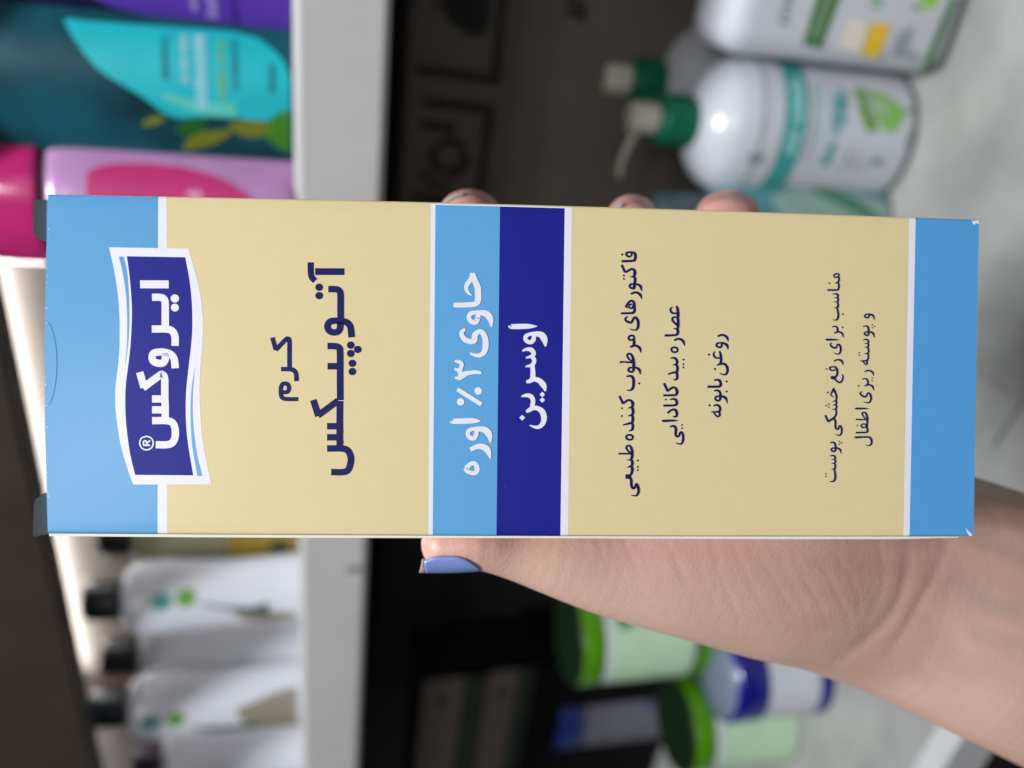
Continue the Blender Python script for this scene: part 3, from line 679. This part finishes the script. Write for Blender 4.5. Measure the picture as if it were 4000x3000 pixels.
# ------------------------------------------------------------------ turned bottles and jars
def lathe(prof, sx=1, sy=1, seg=48, cap=True):
    bm = bmesh.new(); rings = []
    for r, z in prof:
        rings.append([bm.verts.new((r * sx * math.sin(2 * math.pi * k / seg), -r * sy * math.cos(2 * math.pi * k / seg), z)) for k in range(seg)])
    for a, b in zip(rings, rings[1:]):
        for k in range(seg): bm.faces.new((a[k], a[(k + 1) % seg], b[(k + 1) % seg], b[k]))
    if cap: bm.faces.new(rings[0][::-1]); bm.faces.new(rings[-1])
    bmesh.ops.recalc_face_normals(bm, faces=bm.faces[:])
    return bm
def rounded(prof, n=5): return [tuple(p) for p in spline(prof, n)]
class Bottle:
    """local frame: -Y faces the viewer, z = 0 on the support"""
    def __init__(s, name, center, prof, sx, sy, label, cat, group=None, turn=0.0):
        s.c = Vector(center); s.prof = prof; s.sx, s.sy = sx, sy
        s.rz = math.atan2(-(s.c.x - CAM[0]), s.c.y - CAM[1]) * .85 + turn
        s.o = empty(name, s.c, label, cat, group, rz=s.rz)
        s.ax = Vector((math.cos(s.rz), math.sin(s.rz), 0)); s.fw = Vector((math.sin(s.rz), -math.cos(s.rz), 0))
    def rad(s, z):
        P = s.prof
        for (r0, z0), (r1, z1) in zip(P, P[1:]):
            if z0 <= z <= z1 and z1 > z0: return r0 + (r1 - r0) * (z - z0) / (z1 - z0)
        return P[-1][0] if z > P[-1][1] else P[0][0]
    def pt(s, a, z, off=.0003):
        r = s.rad(z); return Vector(((r * s.sx + off) * math.sin(a), -(r * s.sy + off) * math.cos(a), z))
    def m(s, px, py):                            # photograph -> (angle, height) on the front of the bottle
        d = Vector(ray(px, py)); r0 = max(p[0] for p in s.prof)
        q = s.c + s.fw * r0 * s.sy * .7
        t = (q - Vector(CAM)).dot(s.fw) / d.dot(s.fw); P = Vector(CAM) + d * t - s.c
        x = P.dot(s.ax); return math.asin(max(-.97, min(.97, x / (s.rad(P.z) * s.sx)))), P.z
    def patch(s, bm, z0, z1, fn, mi=0, nz=10, na=10, off=.0003):
        rows = []
        for i in range(nz + 1):
            t = i / nz; a0, a1 = fn(t); z = z0 + (z1 - z0) * t
            rows.append([bm.verts.new(s.pt(a0 + (a1 - a0) * j / na, z, off)) for j in range(na + 1)])
        for a, b in zip(rows, rows[1:]):
            for j in range(na):
                f = bm.faces.new((a[j], a[j + 1], b[j + 1], b[j])); f.material_index = mi
    def rect(s, bm, p0, p1, mi=0, off=.0003):    # patch spanning two measured corners
        xm, ym = (p0[0] + p1[0]) / 2, (p0[1] + p1[1]) / 2; a0 = s.m(xm, p0[1])[0]; a1 = s.m(xm, p1[1])[0]; z0 = s.m(p0[0], ym)[1]; z1 = s.m(p1[0], ym)[1]; lo, hi = sorted((z0, z1)); A, B_ = sorted((a0, a1))
        s.patch(bm, lo, hi, lambda t: (A, B_), mi, 4, 8, off)
    def words(s, bm, p0, p1, mi, off=.0005, rnd=None):   # a line of print, as separate glyph-sized dabs
        rnd = rnd or random.Random(int(p0[0] * 7 + p0[1])); xm, ym = (p0[0] + p1[0]) / 2, (p0[1] + p1[1]) / 2; a0 = s.m(xm, p0[1])[0]; a1 = s.m(xm, p1[1])[0]; z0 = s.m(p0[0], ym)[1]; z1 = s.m(p1[0], ym)[1]
        lo, hi = sorted((z0, z1)); A, B_ = sorted((a0, a1)); a = A; h = hi - lo; r = max(s.rad(lo) * s.sx, .01)
        while a < B_:
            wd = h * rnd.uniform(.3, .6) / r
            if rnd.random() > .12: s.patch(bm, lo, lo + h * rnd.choice((1, 1, .8)), lambda t, a=a, wd=wd: (a, min(a + wd * .8, B_)), mi, 1, 2, off)
            a += wd
    def blob(s, bm, c, rx, ry, mi=0, off=.0003): # soft round mark: rx along the bottle axis (image x), ry across
        a0, zc = s.m(*c); _, zt = s.m(c[0] - rx, c[1]); ab, _ = s.m(c[0], c[1] - ry); hz = abs(zt - zc); ha = abs(ab - a0)
        s.patch(bm, zc - hz, zc + hz, lambda t: (a0 - ha * math.sqrt(max(.01, 1 - (2 * t - 1) ** 2)), a0 + ha * math.sqrt(max(.01, 1 - (2 * t - 1) ** 2))), mi, 12, 8, off)
    def leaf(s, bm, pts, mi=0, off=.0003):       # area between two measured edges: [(px, py_top, py_bottom)]
        rows = []
        P = spline(pts, 5)
        for x, y0, y1 in P:
            a0, z0 = s.m(x, y0); a1, z1 = s.m(x, y1)
            rows.append([bm.verts.new(s.pt(a0 + (a1 - a0) * j / 10, z0 + (z1 - z0) * j / 10, off)) for j in range(11)])
        for a, b in zip(rows, rows[1:]):
            for j in range(10):
                f = bm.faces.new((a[j], a[j + 1], b[j + 1], b[j])); f.material_index = mi
    def add(s, name, bm, mats, parent=None, smooth=True):
        bmesh.ops.recalc_face_normals(bm, faces=bm.faces[:]) if name not in ('label', 'print') else None
        return link(name, bm, mats, parent or s.o, smooth, local=True)
gloss_white = mat('white_plastic', srgb(190, 193, 201), .22, var=.02)
black_cap = mat('black_cap', (.012, .014, .018), .35, var=.1)
P_teal = mat('print_teal', srgb(60, 130, 128), .4); P_green = mat('print_green', srgb(92, 142, 58), .4); P_dkg = mat('print_dark_green', srgb(40, 78, 66), .4)
P_sand = mat('print_sand', srgb(124, 117, 104), .4); P_grey = mat('print_grey', srgb(128, 136, 142), .4)

# --- upper shelf, viewer's right: shower gels
def gel_bottle(py, label, liquid, capm, lab, Y=.432 * KS, rx=.0405 * KS, ry=.024 * KS, body=.168 * KS, group='tall shower gel bottles on the shelf'):
    base = at_y(1150, py, Y); base.z = SHTOP
    prof = rounded([(.93, 0), (1.0, .006), (1.0, .06), (1.0, .12), (.93, body - .03), (.62, body - .006), (.40, body)])
    prof = [(r * rx, z) for r, z in prof]
    b = Bottle('shower_gel', base, prof, 1, ry / rx, label, 'shower gel bottle', group)
    b.add('body', lathe(prof, 1, ry / rx), liquid)
    b.add('cap', lathe(rounded([(rx * .42, body + .0003), (rx * .45, body + .004), (rx * .45, body + .028), (rx * .38, body + .034)]), 1, .75), capm)
    return b
teal_liquid = mat('teal_gel', (.007, .060, .085), .30, var=.6, scale=22, spec=.3)
navy_liquid = mat('violet_gel', (.008, .008, .04), .34, var=.4, scale=22, spec=.3)
b = gel_bottle(362, 'tall dark teal shower gel bottle with a turquoise leaf-shaped label', teal_liquid, mat('teal_cap', (.02, .12, .15), .3), None)
bm = bmesh.new()
b.leaf(bm, [(262,75,90),(300,78,150),(400,88,270),(560,100,370),(680,108,452),(800,116,452),(900,125,455),(1000,150,466),(1060,190,466),(1110,240,448),(1134,300,430)], 0)
b.words(bm, (640,130), (662,310), 1); b.words(bm, (712,140), (742,320), 2); b.words(bm, (768,140), (812,420), 2); b.words(bm, (858,150), (882,390), 3); b.words(bm, (912,150), (930,350), 1); b.words(bm, (1055,250), (1075,360), 1)
b.leaf(bm, [(640,360,378),(700,372,408),(800,395,445),(930,400,458)], 4, .0004)
b.add('label', bm, [mat('turquoise_label', srgb(26, 172, 184), .35), mat('label_teal_print', srgb(12, 96, 112), .4), mat('label_pale_print', srgb(140, 190, 205), .4), mat('label_lime_print', srgb(110, 170, 80), .4), mat('label_mint', srgb(80, 185, 175), .4)])
bm = bmesh.new()
b.leaf(bm, [(560,480,486),(590,455,490),(630,448,478),(655,455,462)], 0); b.leaf(bm, [(690,500,508),(720,468,530),(780,456,520),(820,462,475)], 1); b.leaf(bm, [(715,570,590),(760,520,580),(840,505,560),(910,505,520)], 0)
b.leaf(bm, [(900,480,500),(960,465,530),(1030,470,530),(1060,480,500)], 0); b.leaf(bm, [(1030,500,520),(1070,450,560),(1110,430,590),(1134,420,585)], 2)
b.leaf(bm, [(650,618,628),(760,612,650),(920,625,672),(1120,650,690)], 3)
b.add('print', bm, [mat('leaf_yellow', srgb(104, 112, 28), .4), mat('leaf_green', srgb(28, 84, 34), .4), mat('leaf_bright', srgb(58, 120, 36), .4), mat('side_teal', srgb(22, 118, 135), .4)])
b = gel_bottle(-215, 'tall dark blue shower gel bottle with a purple label, right of the teal one', navy_liquid, mat('violet_cap', (.05, .03, .2), .3), None)
bm = bmesh.new(); b.leaf(bm, [(360,-40,-10),(420,-120,20),(520,-180,52),(650,-200,76),(800,-200,90),(950,-200,105),(1134,-190,128)], 0)
b.words(bm, (740,-60), (772,40), 1); b.words(bm, (800,-60), (850,85), 1); b.words(bm, (900,-60), (925,100), 2)
b.add('label', bm, [mat('purple_label', srgb(86, 52, 168), .35), mat('label_lilac_print', srgb(150, 130, 200), .4), mat('label_violet_print', srgb(60, 30, 140), .4)])
# pink bottle: mauve body, magenta cap
base = at_y(1150, 815, .425 * KS); base.z = SHTOP
prof = [(r * .036 * KS, z * KS) for r, z in rounded([(.92, 0), (1, .006), (1, .06), (1, .095), (.95, .110), (.80, .1165)])]
b = Bottle('pink_bottle', base, prof, 1, .72, 'mauve bottle with a big shiny magenta cap, partly behind the carton', 'lotion bottle')
b.add('body', lathe(prof, 1, .72), mat('mauve_plastic', srgb(168, 126, 172), .25))
b.add('cap', lathe([(r * KS, z * KS) for r, z in rounded([(.0330, .1168), (.0344, .1190), (.0340, .130), (.0330, .142), (.0315, .152), (.028, .158), (.015, .160)])], 1, .74), mat('magenta_cap', srgb(172, 34, 104), .16, coat=.5))
b.add('collar', lathe([(.0295 * KS, .1160 * KS), (.0295 * KS, .1175 * KS)], 1, .72), mat('dark_mauve', srgb(90, 70, 100), .3))  # thin collar in a darker mauve than the body
bm = bmesh.new(); b.leaf(bm, [(352,680,760),(385,655,900),(450,642,960),(560,640,960),(700,652,960),(850,690,960),(960,750,940),(1000,790,800)], 0)
b.words(bm, (740,740), (800,880), 1)
b.add('label', bm, [mat('magenta_label', srgb(178, 44, 108), .35), mat('label_rose_print', srgb(215, 140, 180), .4)])

# --- upper shelf, viewer's left: white lotion bottles with black caps
lot = 'white lotion bottles with dark caps on the upper shelf'
def lotion(py, y, H, label, capm, rx=.0262, caph=.021, turn=0.0, logos=None, capr=.0115):
    y *= KS; H *= KS; rx *= KS; caph *= KS; capr *= KS
    base = at_y(1165, py, y); base.z = SHTOP
    prof = [(r * rx, z * H) for r, z in rounded([(.90, 0), (.97, .03), (.93, .25), (.91, .42), (.95, .62), (1.0, .80), (.97, .90), (.80, .965), (.45, 1.0)])]
    b = Bottle('lotion_bottle', base, prof, 1, .62, label, 'lotion bottle', lot, turn)
    b.add('body', lathe(prof, 1, .62), gloss_white)
    b.add('cap', lathe(rounded([(capr * .97, H + .0004), (capr, H + .002), (capr, H + caph - .004), (capr * .82, H + caph), (capr * .3, H + caph + .0005)], 4)), capm)
    if logos:
        bm = bmesh.new(); logos(b, bm); b.add('label', bm, [P_teal, P_green, P_dkg, P_sand, P_grey])
    return b
def logos1(b, bm):
    b.blob(bm, (634, 2348), 42, 33, 0); b.blob(bm, (730, 2332), 38, 36, 1)
    b.leaf(bm, [(780,2350,2356),(900,2368,2380),(1000,2365,2392),(1050,2350,2400)], 2, .0004)
    b.leaf(bm, [(905,2378,2384),(960,2385,2425),(1040,2385,2436),(1150,2392,2418)], 3)
def logos2(b, bm):
    b.blob(bm, (592, 2820), 40, 25, 0); b.blob(bm, (690, 2808), 36, 30, 1)
    b.leaf(bm, [(740,2838,2842),(850,2838,2862),(960,2830,2868),(1000,2815,2875)], 2, .0004)
    b.leaf(bm, [(930,2762,2800),(1000,2735,2860),(1080,2700,2868),(1160,2680,2868)], 3)
lotion(2298, .442, .121, 'white lotion bottle next to the carton, teal and green marks and a short black cap', black_cap, logos=logos1, capr=.0138, caph=.023)
lotion(2508, .480, .127, 'white lotion bottle standing back between two others, its black cap showing', black_cap, rx=.0245, caph=.025, capr=.0138)
lotion(2700, .445, .130, 'white lotion bottle with teal and green marks and a dark navy cap', mat('navy_cap', (.012, .02, .035), .35), logos=logos2, caph=.025, rx=.0265, capr=.014)
lotion(2908, .470, .118, 'white lotion bottle with a dark purple cap at the end of the row', mat('purple_cap', (.022, .008, .035), .4), caph=.022)
base = at_y(1160, 2075, .50 * KS); base.z = SHTOP
prof = [(r * .033 * KS, z * KS) for r, z in rounded([(.92, 0), (1, .006), (1, .08), (.95, .10), (.6, .118), (.36, .124)])]
b = Bottle('olive_bottle', base, prof, 1, .7, 'olive and cream bottle mostly hidden behind the carton edge', 'lotion bottle')
b.add('body', lathe(prof, 1, .7), mat('olive_plastic', srgb(150, 146, 116), .35))
b.add('cap', lathe([(r * KS, z * KS) for r, z in rounded([(.0118, .1244), (.0125, .127), (.0125, .142), (.010, .146)])], 1, 1), black_cap)
bm = bmesh.new(); b.rect(bm, (900, 1990), (1150, 2160), 0); b.rect(bm, (1060, 2110), (1130, 2150), 1, .0005); b.add('label', bm, [mat('mustard_label', srgb(176, 150, 52), .45), P_dkg])

# --- below the shelf: shipping cartons at the back
YK = .505
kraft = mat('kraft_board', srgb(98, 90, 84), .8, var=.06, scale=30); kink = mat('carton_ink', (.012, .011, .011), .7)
def on_plane(bm, pts, y, mi=1, off=.0006):
    vs = [bm.verts.new(at_y(px, py, y) + Vector((0, -off, 0))) for px, py in pts]; f = bm.faces.new(vs); f.material_index = mi; f.normal_update()
    if f.normal.y > 0: f.normal_flip()
    bmesh.ops.triangulate(bm, faces=[f])
def strokes(bm, pts, wpx, y, mi=1, off=.0006):
    for (a, b_) in zip(pts, pts[1:]):
        d = np.array(b_, float) - np.array(a, float); d /= np.linalg.norm(d); n_ = np.array([-d[1], d[0]]) * wpx; e = d * wpx * .9
        A, B_ = np.array(a) - e, np.array(b_) + e
        on_plane(bm, [A - n_, B_ - n_, B_ + n_, A + n_], y, mi, off); off += .00001
KT = at_y(1590, 300, YK).z
kx0 = at_y(2000, 1250, YK).x
car = empty('shipping_carton', (.1, YK, 0), 'grey-brown cardboard shipping carton with handling symbols, behind the pump bottles', 'cardboard box', 'shipping cartons under the shelf')
bm = box_bm((kx0, YK, 0), (.58, YB - .002, KT), .001); car.location = ((kx0 + .58) / 2, YK, 0); bpy.context.view_layer.update()
link('board', bm, kraft, car, smooth=False)
bm = bmesh.new()
strokes(bm, [(1640,272),(1935,310),(1975,-160)], 17, YK, 0); strokes(bm, [(1672,398),(1915,428),(1870,790),(1620,770)], 17, YK, 0)
on_plane(bm, [(1915,-90),(1915,60),(1892,140),(1840,138),(1775,105),(1738,60),(1735,0),(1750,-60),(1800,-90)], YK, 0)      # umbrella dome
strokes(bm, [(1735,20),(1700,16)], 8, YK, 0)
for k in range(3):                                                                                               # three chasing arrows
    t = k * 2.094
    arc_ = [(1755 + 62 * math.cos(t + a), 612 + 62 * math.sin(t + a)) for a in np.linspace(.15, 1.55, 7)]
    strokes(bm, arc_, 15 if k else 19, YK, 0)
strokes(bm, [(1660,485),(1760,500)], 17, YK, 0); strokes(bm, [(1655,680),(1690,715),(1740,722)], 12, YK, 0)
strokes(bm, [(2215,0),(2275,6),(2282,40),(2225,34)], 9, YK, 0); strokes(bm, [(2210,52),(2278,60),(2268,84)], 9, YK, 0); strokes(bm, [(2235,-40),(2240,-8)], 9, YK, 0)
link('symbols', bm, kink, car, smooth=False)
car2 = empty('shipping_carton', (-.1, YK + .05, 0), 'cardboard carton coloured dark for the shadow under the shelf, left of the one with symbols', 'cardboard box', 'shipping cartons under the shelf')
x0 = at_y(1800, 2640, YK + .03).x; car2.location = ((x0 + kx0) / 2, YK + .03, 0); bpy.context.view_layer.update()
link('board', box_bm((x0, YK + .03, 0), (kx0 - .004, YB - .002, KT - .004), .001), mat('shaded_board', srgb(30, 28, 27), .8, var=.08, scale=25), car2, smooth=False)  # same cardboard, with the under-shelf shade put into its colour
bm = bmesh.new()
strokes(bm, [(1768, 2265), (1788, 2300), (1800, 2268), (1815, 2310)], 4, YK + .03, 0)
link('print', bm, kink, car2, smooth=False)

# --- pump bottles on the counter
prof_p = [(r * .040, z) for r, z in rounded([(.86, 0), (.97, .004), (1.0, .012), (1.0, .05), (1.0, .094), (.97, .108), (.88, .119), (.64, .1285), (.38, .133)])]
teal_b = mat('band_teal', srgb(56, 148, 148), .35); pumpgreen = mat('pump_green', srgb(10, 104, 76), .3); pumpw = mat('pump_ivory', srgb(206, 200, 190), .3)
def pump_bottle(base, label, turn, head_turn, deco=False):
    b = Bottle('pump_bottle', base, prof_p, 1, .88, label, 'pump bottle', 'white pump bottles with green collars', turn)
    b.add('body', lathe(prof_p, 1, .88, 64), gloss_white)
    k = b.add('pump', lathe(rounded([(.0145, .1334), (.0152, .135), (.0152, .150), (.0140, .153), (.010, .154)], 4)), pumpgreen)
    bm = lathe(rounded([(.0085, .1545), (.0092, .156), (.0092, .168), (.0075, .171), (.003, .1715)], 4))
    def tubeseg(pts, r):
        rings = []
        for i, p in enumerate(pts):
            rr = r * (1 - .35 * i / len(pts)); t = (Vector(pts[min(i + 1, len(pts) - 1)]) - Vector(pts[max(i - 1, 0)])).normalized(); up = Vector((0, 1, 0)) if abs(t.y) < .9 else Vector((1, 0, 0)); a = t.cross(up).normalized(); c_ = t.cross(a)
            rings.append([bm.verts.new(Vector(p) + (a * math.cos(q) + c_ * math.sin(q)) * rr) for q in np.linspace(0, 2 * math.pi, 13)[:-1]])
        for A, B_ in zip(rings, rings[1:]):
            for j in range(12): bm.faces.new((A[j], A[(j + 1) % 12], B_[(j + 1) % 12], B_[j]))
        bm.faces.new(rings[-1])
    dx, dy = math.cos(head_turn), math.sin(head_turn)
    pts = [(dx * r, dy * r, z) for r, z in ((.004, .165), (.011, .1665), (.020, .169), (.029, .1705), (.036, .1695))]
    tubeseg([tuple(p) for p in spline(pts, 4)], .0024)
    b.add('nozzle', bm, pumpw, k)
    bm = bmesh.new()
    full = lambda t: (-1.55, 1.55)
    z0 = .077; b.patch(bm, z0, z0 + .0140, full, 0, 4, 30)
    if deco:
        b.patch(bm, .004, .0055, full, 4, 1, 30); b.patch(bm, .103, .1045, full, 4, 1, 30)
        rnd = random.Random(3)
        b.words(bm, (3060, 300), (3095, 600), 5); b.words(bm, (3155, 330), (3168, 620), 5); b.words(bm, (3202, 345), (3238, 640), 0); b.words(bm, (3252, 345), (3280, 480), 0); b.words(bm, (3130, 330), (3142, 620), 4)
        for i in range(3): b.words(bm, (3265 + 38 * i, 580 + 15 * i), (3275 + 38 * i, 660), 4)
        b.leaf(bm, [(3325,350,440),(3345,345,505),(3380,352,512)], 1); b.leaf(bm, [(3390,356,480),(3420,358,512),(3450,372,500)], 2, .0004); b.leaf(bm, [(3440,375,515),(3470,390,490),(3490,410,470)], 2, .0004)
        b.leaf(bm, [(3352,360,372),(3370,400,440),(3378,440,470)], 6, .0006); b.leaf(bm, [(3405,375,390),(3425,410,450),(3430,450,480)], 6, .0006)
        b.leaf(bm, [(3490,424,436),(3520,425,440),(3540,432,442)], 1)
        b.blob(bm, (2925, 615), 30, 26, 4, .0004); b.blob(bm, (3390, 625), 26, 12, 3, .0004); b.blob(bm, (3510, 540), 14, 40, 4, .0004)
    b.add('label', bm, [teal_b, P_green, mat('apple_green', srgb(122, 178, 88), .4), mat('label_slate', srgb(90, 120, 125), .4), P_grey, mat('band_print', srgb(150, 205, 205), .4), gloss_white])
    return b
base = at_h(3612, 558, 0); base += Vector((base.x, base.y, 0)).normalized() * .040; base.z = .0004
pump_bottle(base, 'white pump bottle with a teal band, green fruit print and green collar', 0, R(168), True)
pA = base.copy()
base = at_h(2522, 318, .1430); print('PUMPB', base, pA); base.z = .0004
pump_bottle(base, 'white pump bottle at the back, only its green collar and ivory nozzle in view', 0, R(170), False)
# big white jug, right of the pump bottle
jc = at_h(3692, 318, 0); JY = jc.y; jl = at_y(2915, 170, JY)
J0, J1 = jc.x + .001, jc.x + .135
jug = empty('white_jug', ((J0 + J1) / 2, JY + .028, .0004), 'large white rounded jug with a green stripe and yellow square beside the pump bottle', 'jug'); bpy.context.view_layer.update()
link('body', box_bm((J0, JY, .0004), (J1, JY + .056, jl.z + .012), .014, 6), gloss_white, jug)
bm = lathe(rounded([(.020, 0), (.020, .004), (.017, .008), (.017, .026), (.010, .030)], 4)); bmesh.ops.translate(bm, verts=bm.verts[:], vec=((J0 + J1) / 2, JY + .028, jl.z + .0118)); link('cap', bm, pumpgreen, jug)
bm = bmesh.new()
def jp(pts, mi, off): on_plane(bm, pts, JY, mi, off)
jp([(3135,172),(3205,190),(3290,-40),(3205,-60)], 0, .0004); jp([(3165,150),(3188,156),(3250,-20),(3225,-26)], 3, .0006)
jp([(3365,215),(3432,225),(3480,98),(3402,88)], 1, .0004); jp([(3275,190),(3360,205),(3395,85),(3310,68)], 2, .0004)
jp([(3600,268),(3622,276),(3740,-10),(3715,-16)], 0, .0004)
for i in range(4): jp([(3475 + 18 * i, 225),(3482 + 18 * i, 226),(3515 + 18 * i, 130 - 10 * i),(3508 + 18 * i, 129 - 10 * i)], 4, .0004)
for i in range(5): jp([(3395 + 8 * i, 16 - 26 * i + 10),(3440 + 8 * i, 22 - 26 * i + 10),(3444 + 8 * i, 8 - 26 * i + 10),(3400 + 8 * i, 2 - 26 * i + 10)], 5, .0004)
jp([(3560,38),(3590,44),(3600,20),(3572,14)], 5, .0004); jp([(3600,20),(3640,40),(3680,-30),(3640,-60),(3600,-40)], 6, .0004); jp([(3548,228),(3572,232),(3580,205),(3556,200)], 4, .0004)
for i in range(4): jp([(3040 + 6 * i, 92 - 32 * i),(3075 + 6 * i, 98 - 32 * i),(3080 + 6 * i, 80 - 32 * i),(3045 + 6 * i, 74 - 32 * i)], 4, .0004)
link('label', bm, [mat('jug_green', srgb(46, 106, 40), .4), mat('jug_yellow', srgb(216, 178, 34), .4), mat('jug_cream', srgb(212, 204, 190), .4), mat('jug_stripe_print', srgb(120, 150, 120), .4), P_grey, mat('jug_leaf_green', srgb(90, 160, 110), .4), mat('jug_lime', srgb(130, 190, 60), .4)], jug, smooth=False)
# clear teal bottle behind the carton edge
base = at_h(3500, 905, 0); base += Vector((base.x, base.y, 0)).normalized() * .03; base.z = .0004
prof = [(r * .034, z) for r, z in rounded([(.88, 0), (1, .006), (1, .06), (.97, .085), (.80, .105), (.42, .118)])]
b = Bottle('teal_bottle', base, prof, 1, .8, 'see-through teal bottle just above the carton edge, left of the white pump bottle', 'bottle')
b.add('body', lathe(prof, 1, .8), mat('clear_teal', srgb(84, 150, 160), .12, trans=.35, coat=.5))
bm = bmesh.new(); b.leaf(bm, [(3000,770,800),(3060,745,860),(3150,735,900),(3300,750,900),(3420,780,900),(3470,810,860)], 0); b.leaf(bm, [(3160,735,745),(3240,740,790),(3330,780,840),(3400,840,880)], 1, .0005)
b.add('label', bm, [mat('sage_label', srgb(128, 158, 150), .4), mat('leaf_sage', srgb(60, 120, 96), .4)])
b.add('cap', lathe(rounded([(.0150, .1183), (.0165, .120), (.0165, .146), (.013, .150)], 4)), mat('smoky_cap', srgb(70, 84, 90), .3))

# --- jars, viewer's left
jargreen = mat('jar_green', srgb(74, 134, 8), .22, coat=.4); jarlab = mat('mint_label', srgb(176, 206, 174), .4)
def jar(name, base, r, H, capH, label, group, capm, bodym, labm, turn=0, deco=None, gap=.004):
    prof = [(q * r, z) for q, z in rounded([(.95, 0), (.99, .003), (.985, .02), (.985, H - capH - .004), (.96, H - capH)], 4)]
    b = Bottle(name, base, prof, 1, 1, label, 'jar', group, turn)
    b.add('body', lathe(prof), bodym)
    b.add('lid', lathe(rounded([(r * .97, H - capH + .0003), (r, H - capH + .002), (r, H - .004), (r * .96, H - .0008), (r * .88, H), (r * .5, H)], 4)), capm)
    bm = bmesh.new(); b.patch(bm, .003, H - capH - gap, lambda t: (-2.6, 2.6), 0, 2, 60)
    if deco: deco(b, bm)
    b.add('label', bm, labm)
    return b
gj = 'green lidded jars with mint labels'
lid_shade = mat('lid_shade_green', (.003, .012, .004), .5, spec=.25)  # dark lid tops: shade put into the colour of an added disc
def deco_g(b, bm): b.patch(bm, .042, .048, lambda t: (-.15, .6), 1, 2, 8, .0006); b.patch(bm, .020, .030, lambda t: (-.5, .1), 1, 2, 8, .0006)
def deco_f(b, bm): b.rect(bm, (2400, 2395), (2440, 2450), 1, .0006); b.rect(bm, (2445, 2400), (2480, 2430), 1, .0006)
forest = mat('label_forest', srgb(30, 110, 50), .4)
JR, JH = .0345, .086
def green_jar(base, label, deco=None):
    b = jar('cream_jar', base, JR, JH, .0175, label, gj, jargreen, gloss_white, [jarlab, forest], deco=deco)
    b.add('lid_disc', lathe(rounded([(JR * .985, JH - .0012), (JR * .95, JH + .0002), (JR * .88, JH + .0005), (JR * .3, JH + .0005)], 4)), lid_shade)
base = at_h(3125, 2778, 0); base += Vector((base.x, base.y, 0)).normalized() * .034; base.z = .0003
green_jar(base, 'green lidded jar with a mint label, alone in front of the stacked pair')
top = Vector(at_depth(2260, 2484, .575)); J = Vector((top.x, top.y, .0003))
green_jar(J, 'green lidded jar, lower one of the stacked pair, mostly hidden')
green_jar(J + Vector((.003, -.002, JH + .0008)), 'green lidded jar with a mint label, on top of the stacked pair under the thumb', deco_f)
base = at_h(3262, 2592, 0); base += Vector((base.x, base.y, 0)).normalized() * .033; base.z = .0003
navyj = mat('tin_navy', srgb(20, 14, 120), .25, coat=.3)
def deco_t(b, bm): b.patch(bm, .0015, .0115, lambda t: (-2.6, 2.6), 1, 1, 60, .0006)
bj = jar('blue_lid_jar', base, .0322, .073, .023, 'white jar with a royal blue lid and base band, against the wrist', None, navyj, gloss_white, [gloss_white, navyj], deco=deco_t, gap=.0005)
bmt = lathe([(.029, .0731), (.029, .0736), (.010, .0736)]); bj.add('lid_disc', bmt, mat('grey_lid_top', srgb(104, 114, 132), .35))
base = at_h(2700, 2800, 0); base = Vector((base.x, base.y, .0003))
base = Vector(at_depth(2200, 2735, .80)); hz = base.z; base.z = .0003
jar('dark_jar', base, .045, hz + .016, .022, 'grey jar with a dark blue lid in the shade behind the green jars', None, mat('lid_blue', srgb(22, 40, 104), .35), mat('jar_grey', srgb(60, 62, 70), .4), [mat('jar_grey_label', srgb(92, 92, 102), .45), mat('jar_blue_mark', srgb(60, 66, 96), .45)], deco=lambda b, bm: b.patch(bm, .02, .035, lambda t: (-.2, .3), 1, 2, 4, .0006))
# small cartons stacked in the shadow
sm = 'small white and green cartons in the shade'
P0 = at_y(1650, 2655, .47); P1 = at_y(1850, 2655, .47); P2 = at_y(1905, 2665, .47); P3 = at_y(2085, 2665, .47)
wcard = mat('shaded_white_card', srgb(92, 82, 77), .6, var=.08); gcard = mat('shaded_green_card', srgb(26, 42, 32), .6, var=.1)  # white and green dimmed, the shade is put into both colours
def small_carton(zb, zt, xr, label):
    t = empty('small_carton', (xr - .09, .47, zb), label, 'small box', sm)
    link('card', box_bm((xr - .20, .47, zb), (xr, .53, zt), .001), mat('carton_side_shade', (.006, .007, .006), .8, var=.1, spec=.1), t, smooth=False)  # near-black sides carry painted shade, not print
    h = zt - zb
    bm = bmesh.new(); bm.faces.new([bm.verts.new(q) for q in ((xr - .199, .4697, zb + h * .02), (xr - .001, .4697, zb + h * .02), (xr - .001, .4697, zb + h * .98), (xr - .199, .4697, zb + h * .98))])
    vs = [bm.verts.new(q) for q in ((xr - .199, .4694, zb + h * .04), (xr - .001, .4694, zb + h * .04), (xr - .001, .4694, zb + h * .36), (xr - .199, .4694, zb + h * .36))]; bm.faces.new(vs)
    c0 = Vector((xr - .032, .4694, zb + h * .66)); bm.faces.new([bm.verts.new(c0 + Vector((.006 * math.cos(a), 0, .006 * math.sin(a)))) for a in np.linspace(0, 2 * math.pi, 13)[:-1]])
    bm.faces.ensure_lookup_table()
    for f in bm.faces[1:]: f.material_index = 1
    link('printed_face', bm, [wcard, gcard], t, smooth=False)
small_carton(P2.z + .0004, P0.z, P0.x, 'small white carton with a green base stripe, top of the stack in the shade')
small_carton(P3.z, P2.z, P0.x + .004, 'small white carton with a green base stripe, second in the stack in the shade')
t = empty('dark_box', (P0.x - .10, .46, 0), 'plain black box under the two small cartons', 'box'); bpy.context.view_layer.update()
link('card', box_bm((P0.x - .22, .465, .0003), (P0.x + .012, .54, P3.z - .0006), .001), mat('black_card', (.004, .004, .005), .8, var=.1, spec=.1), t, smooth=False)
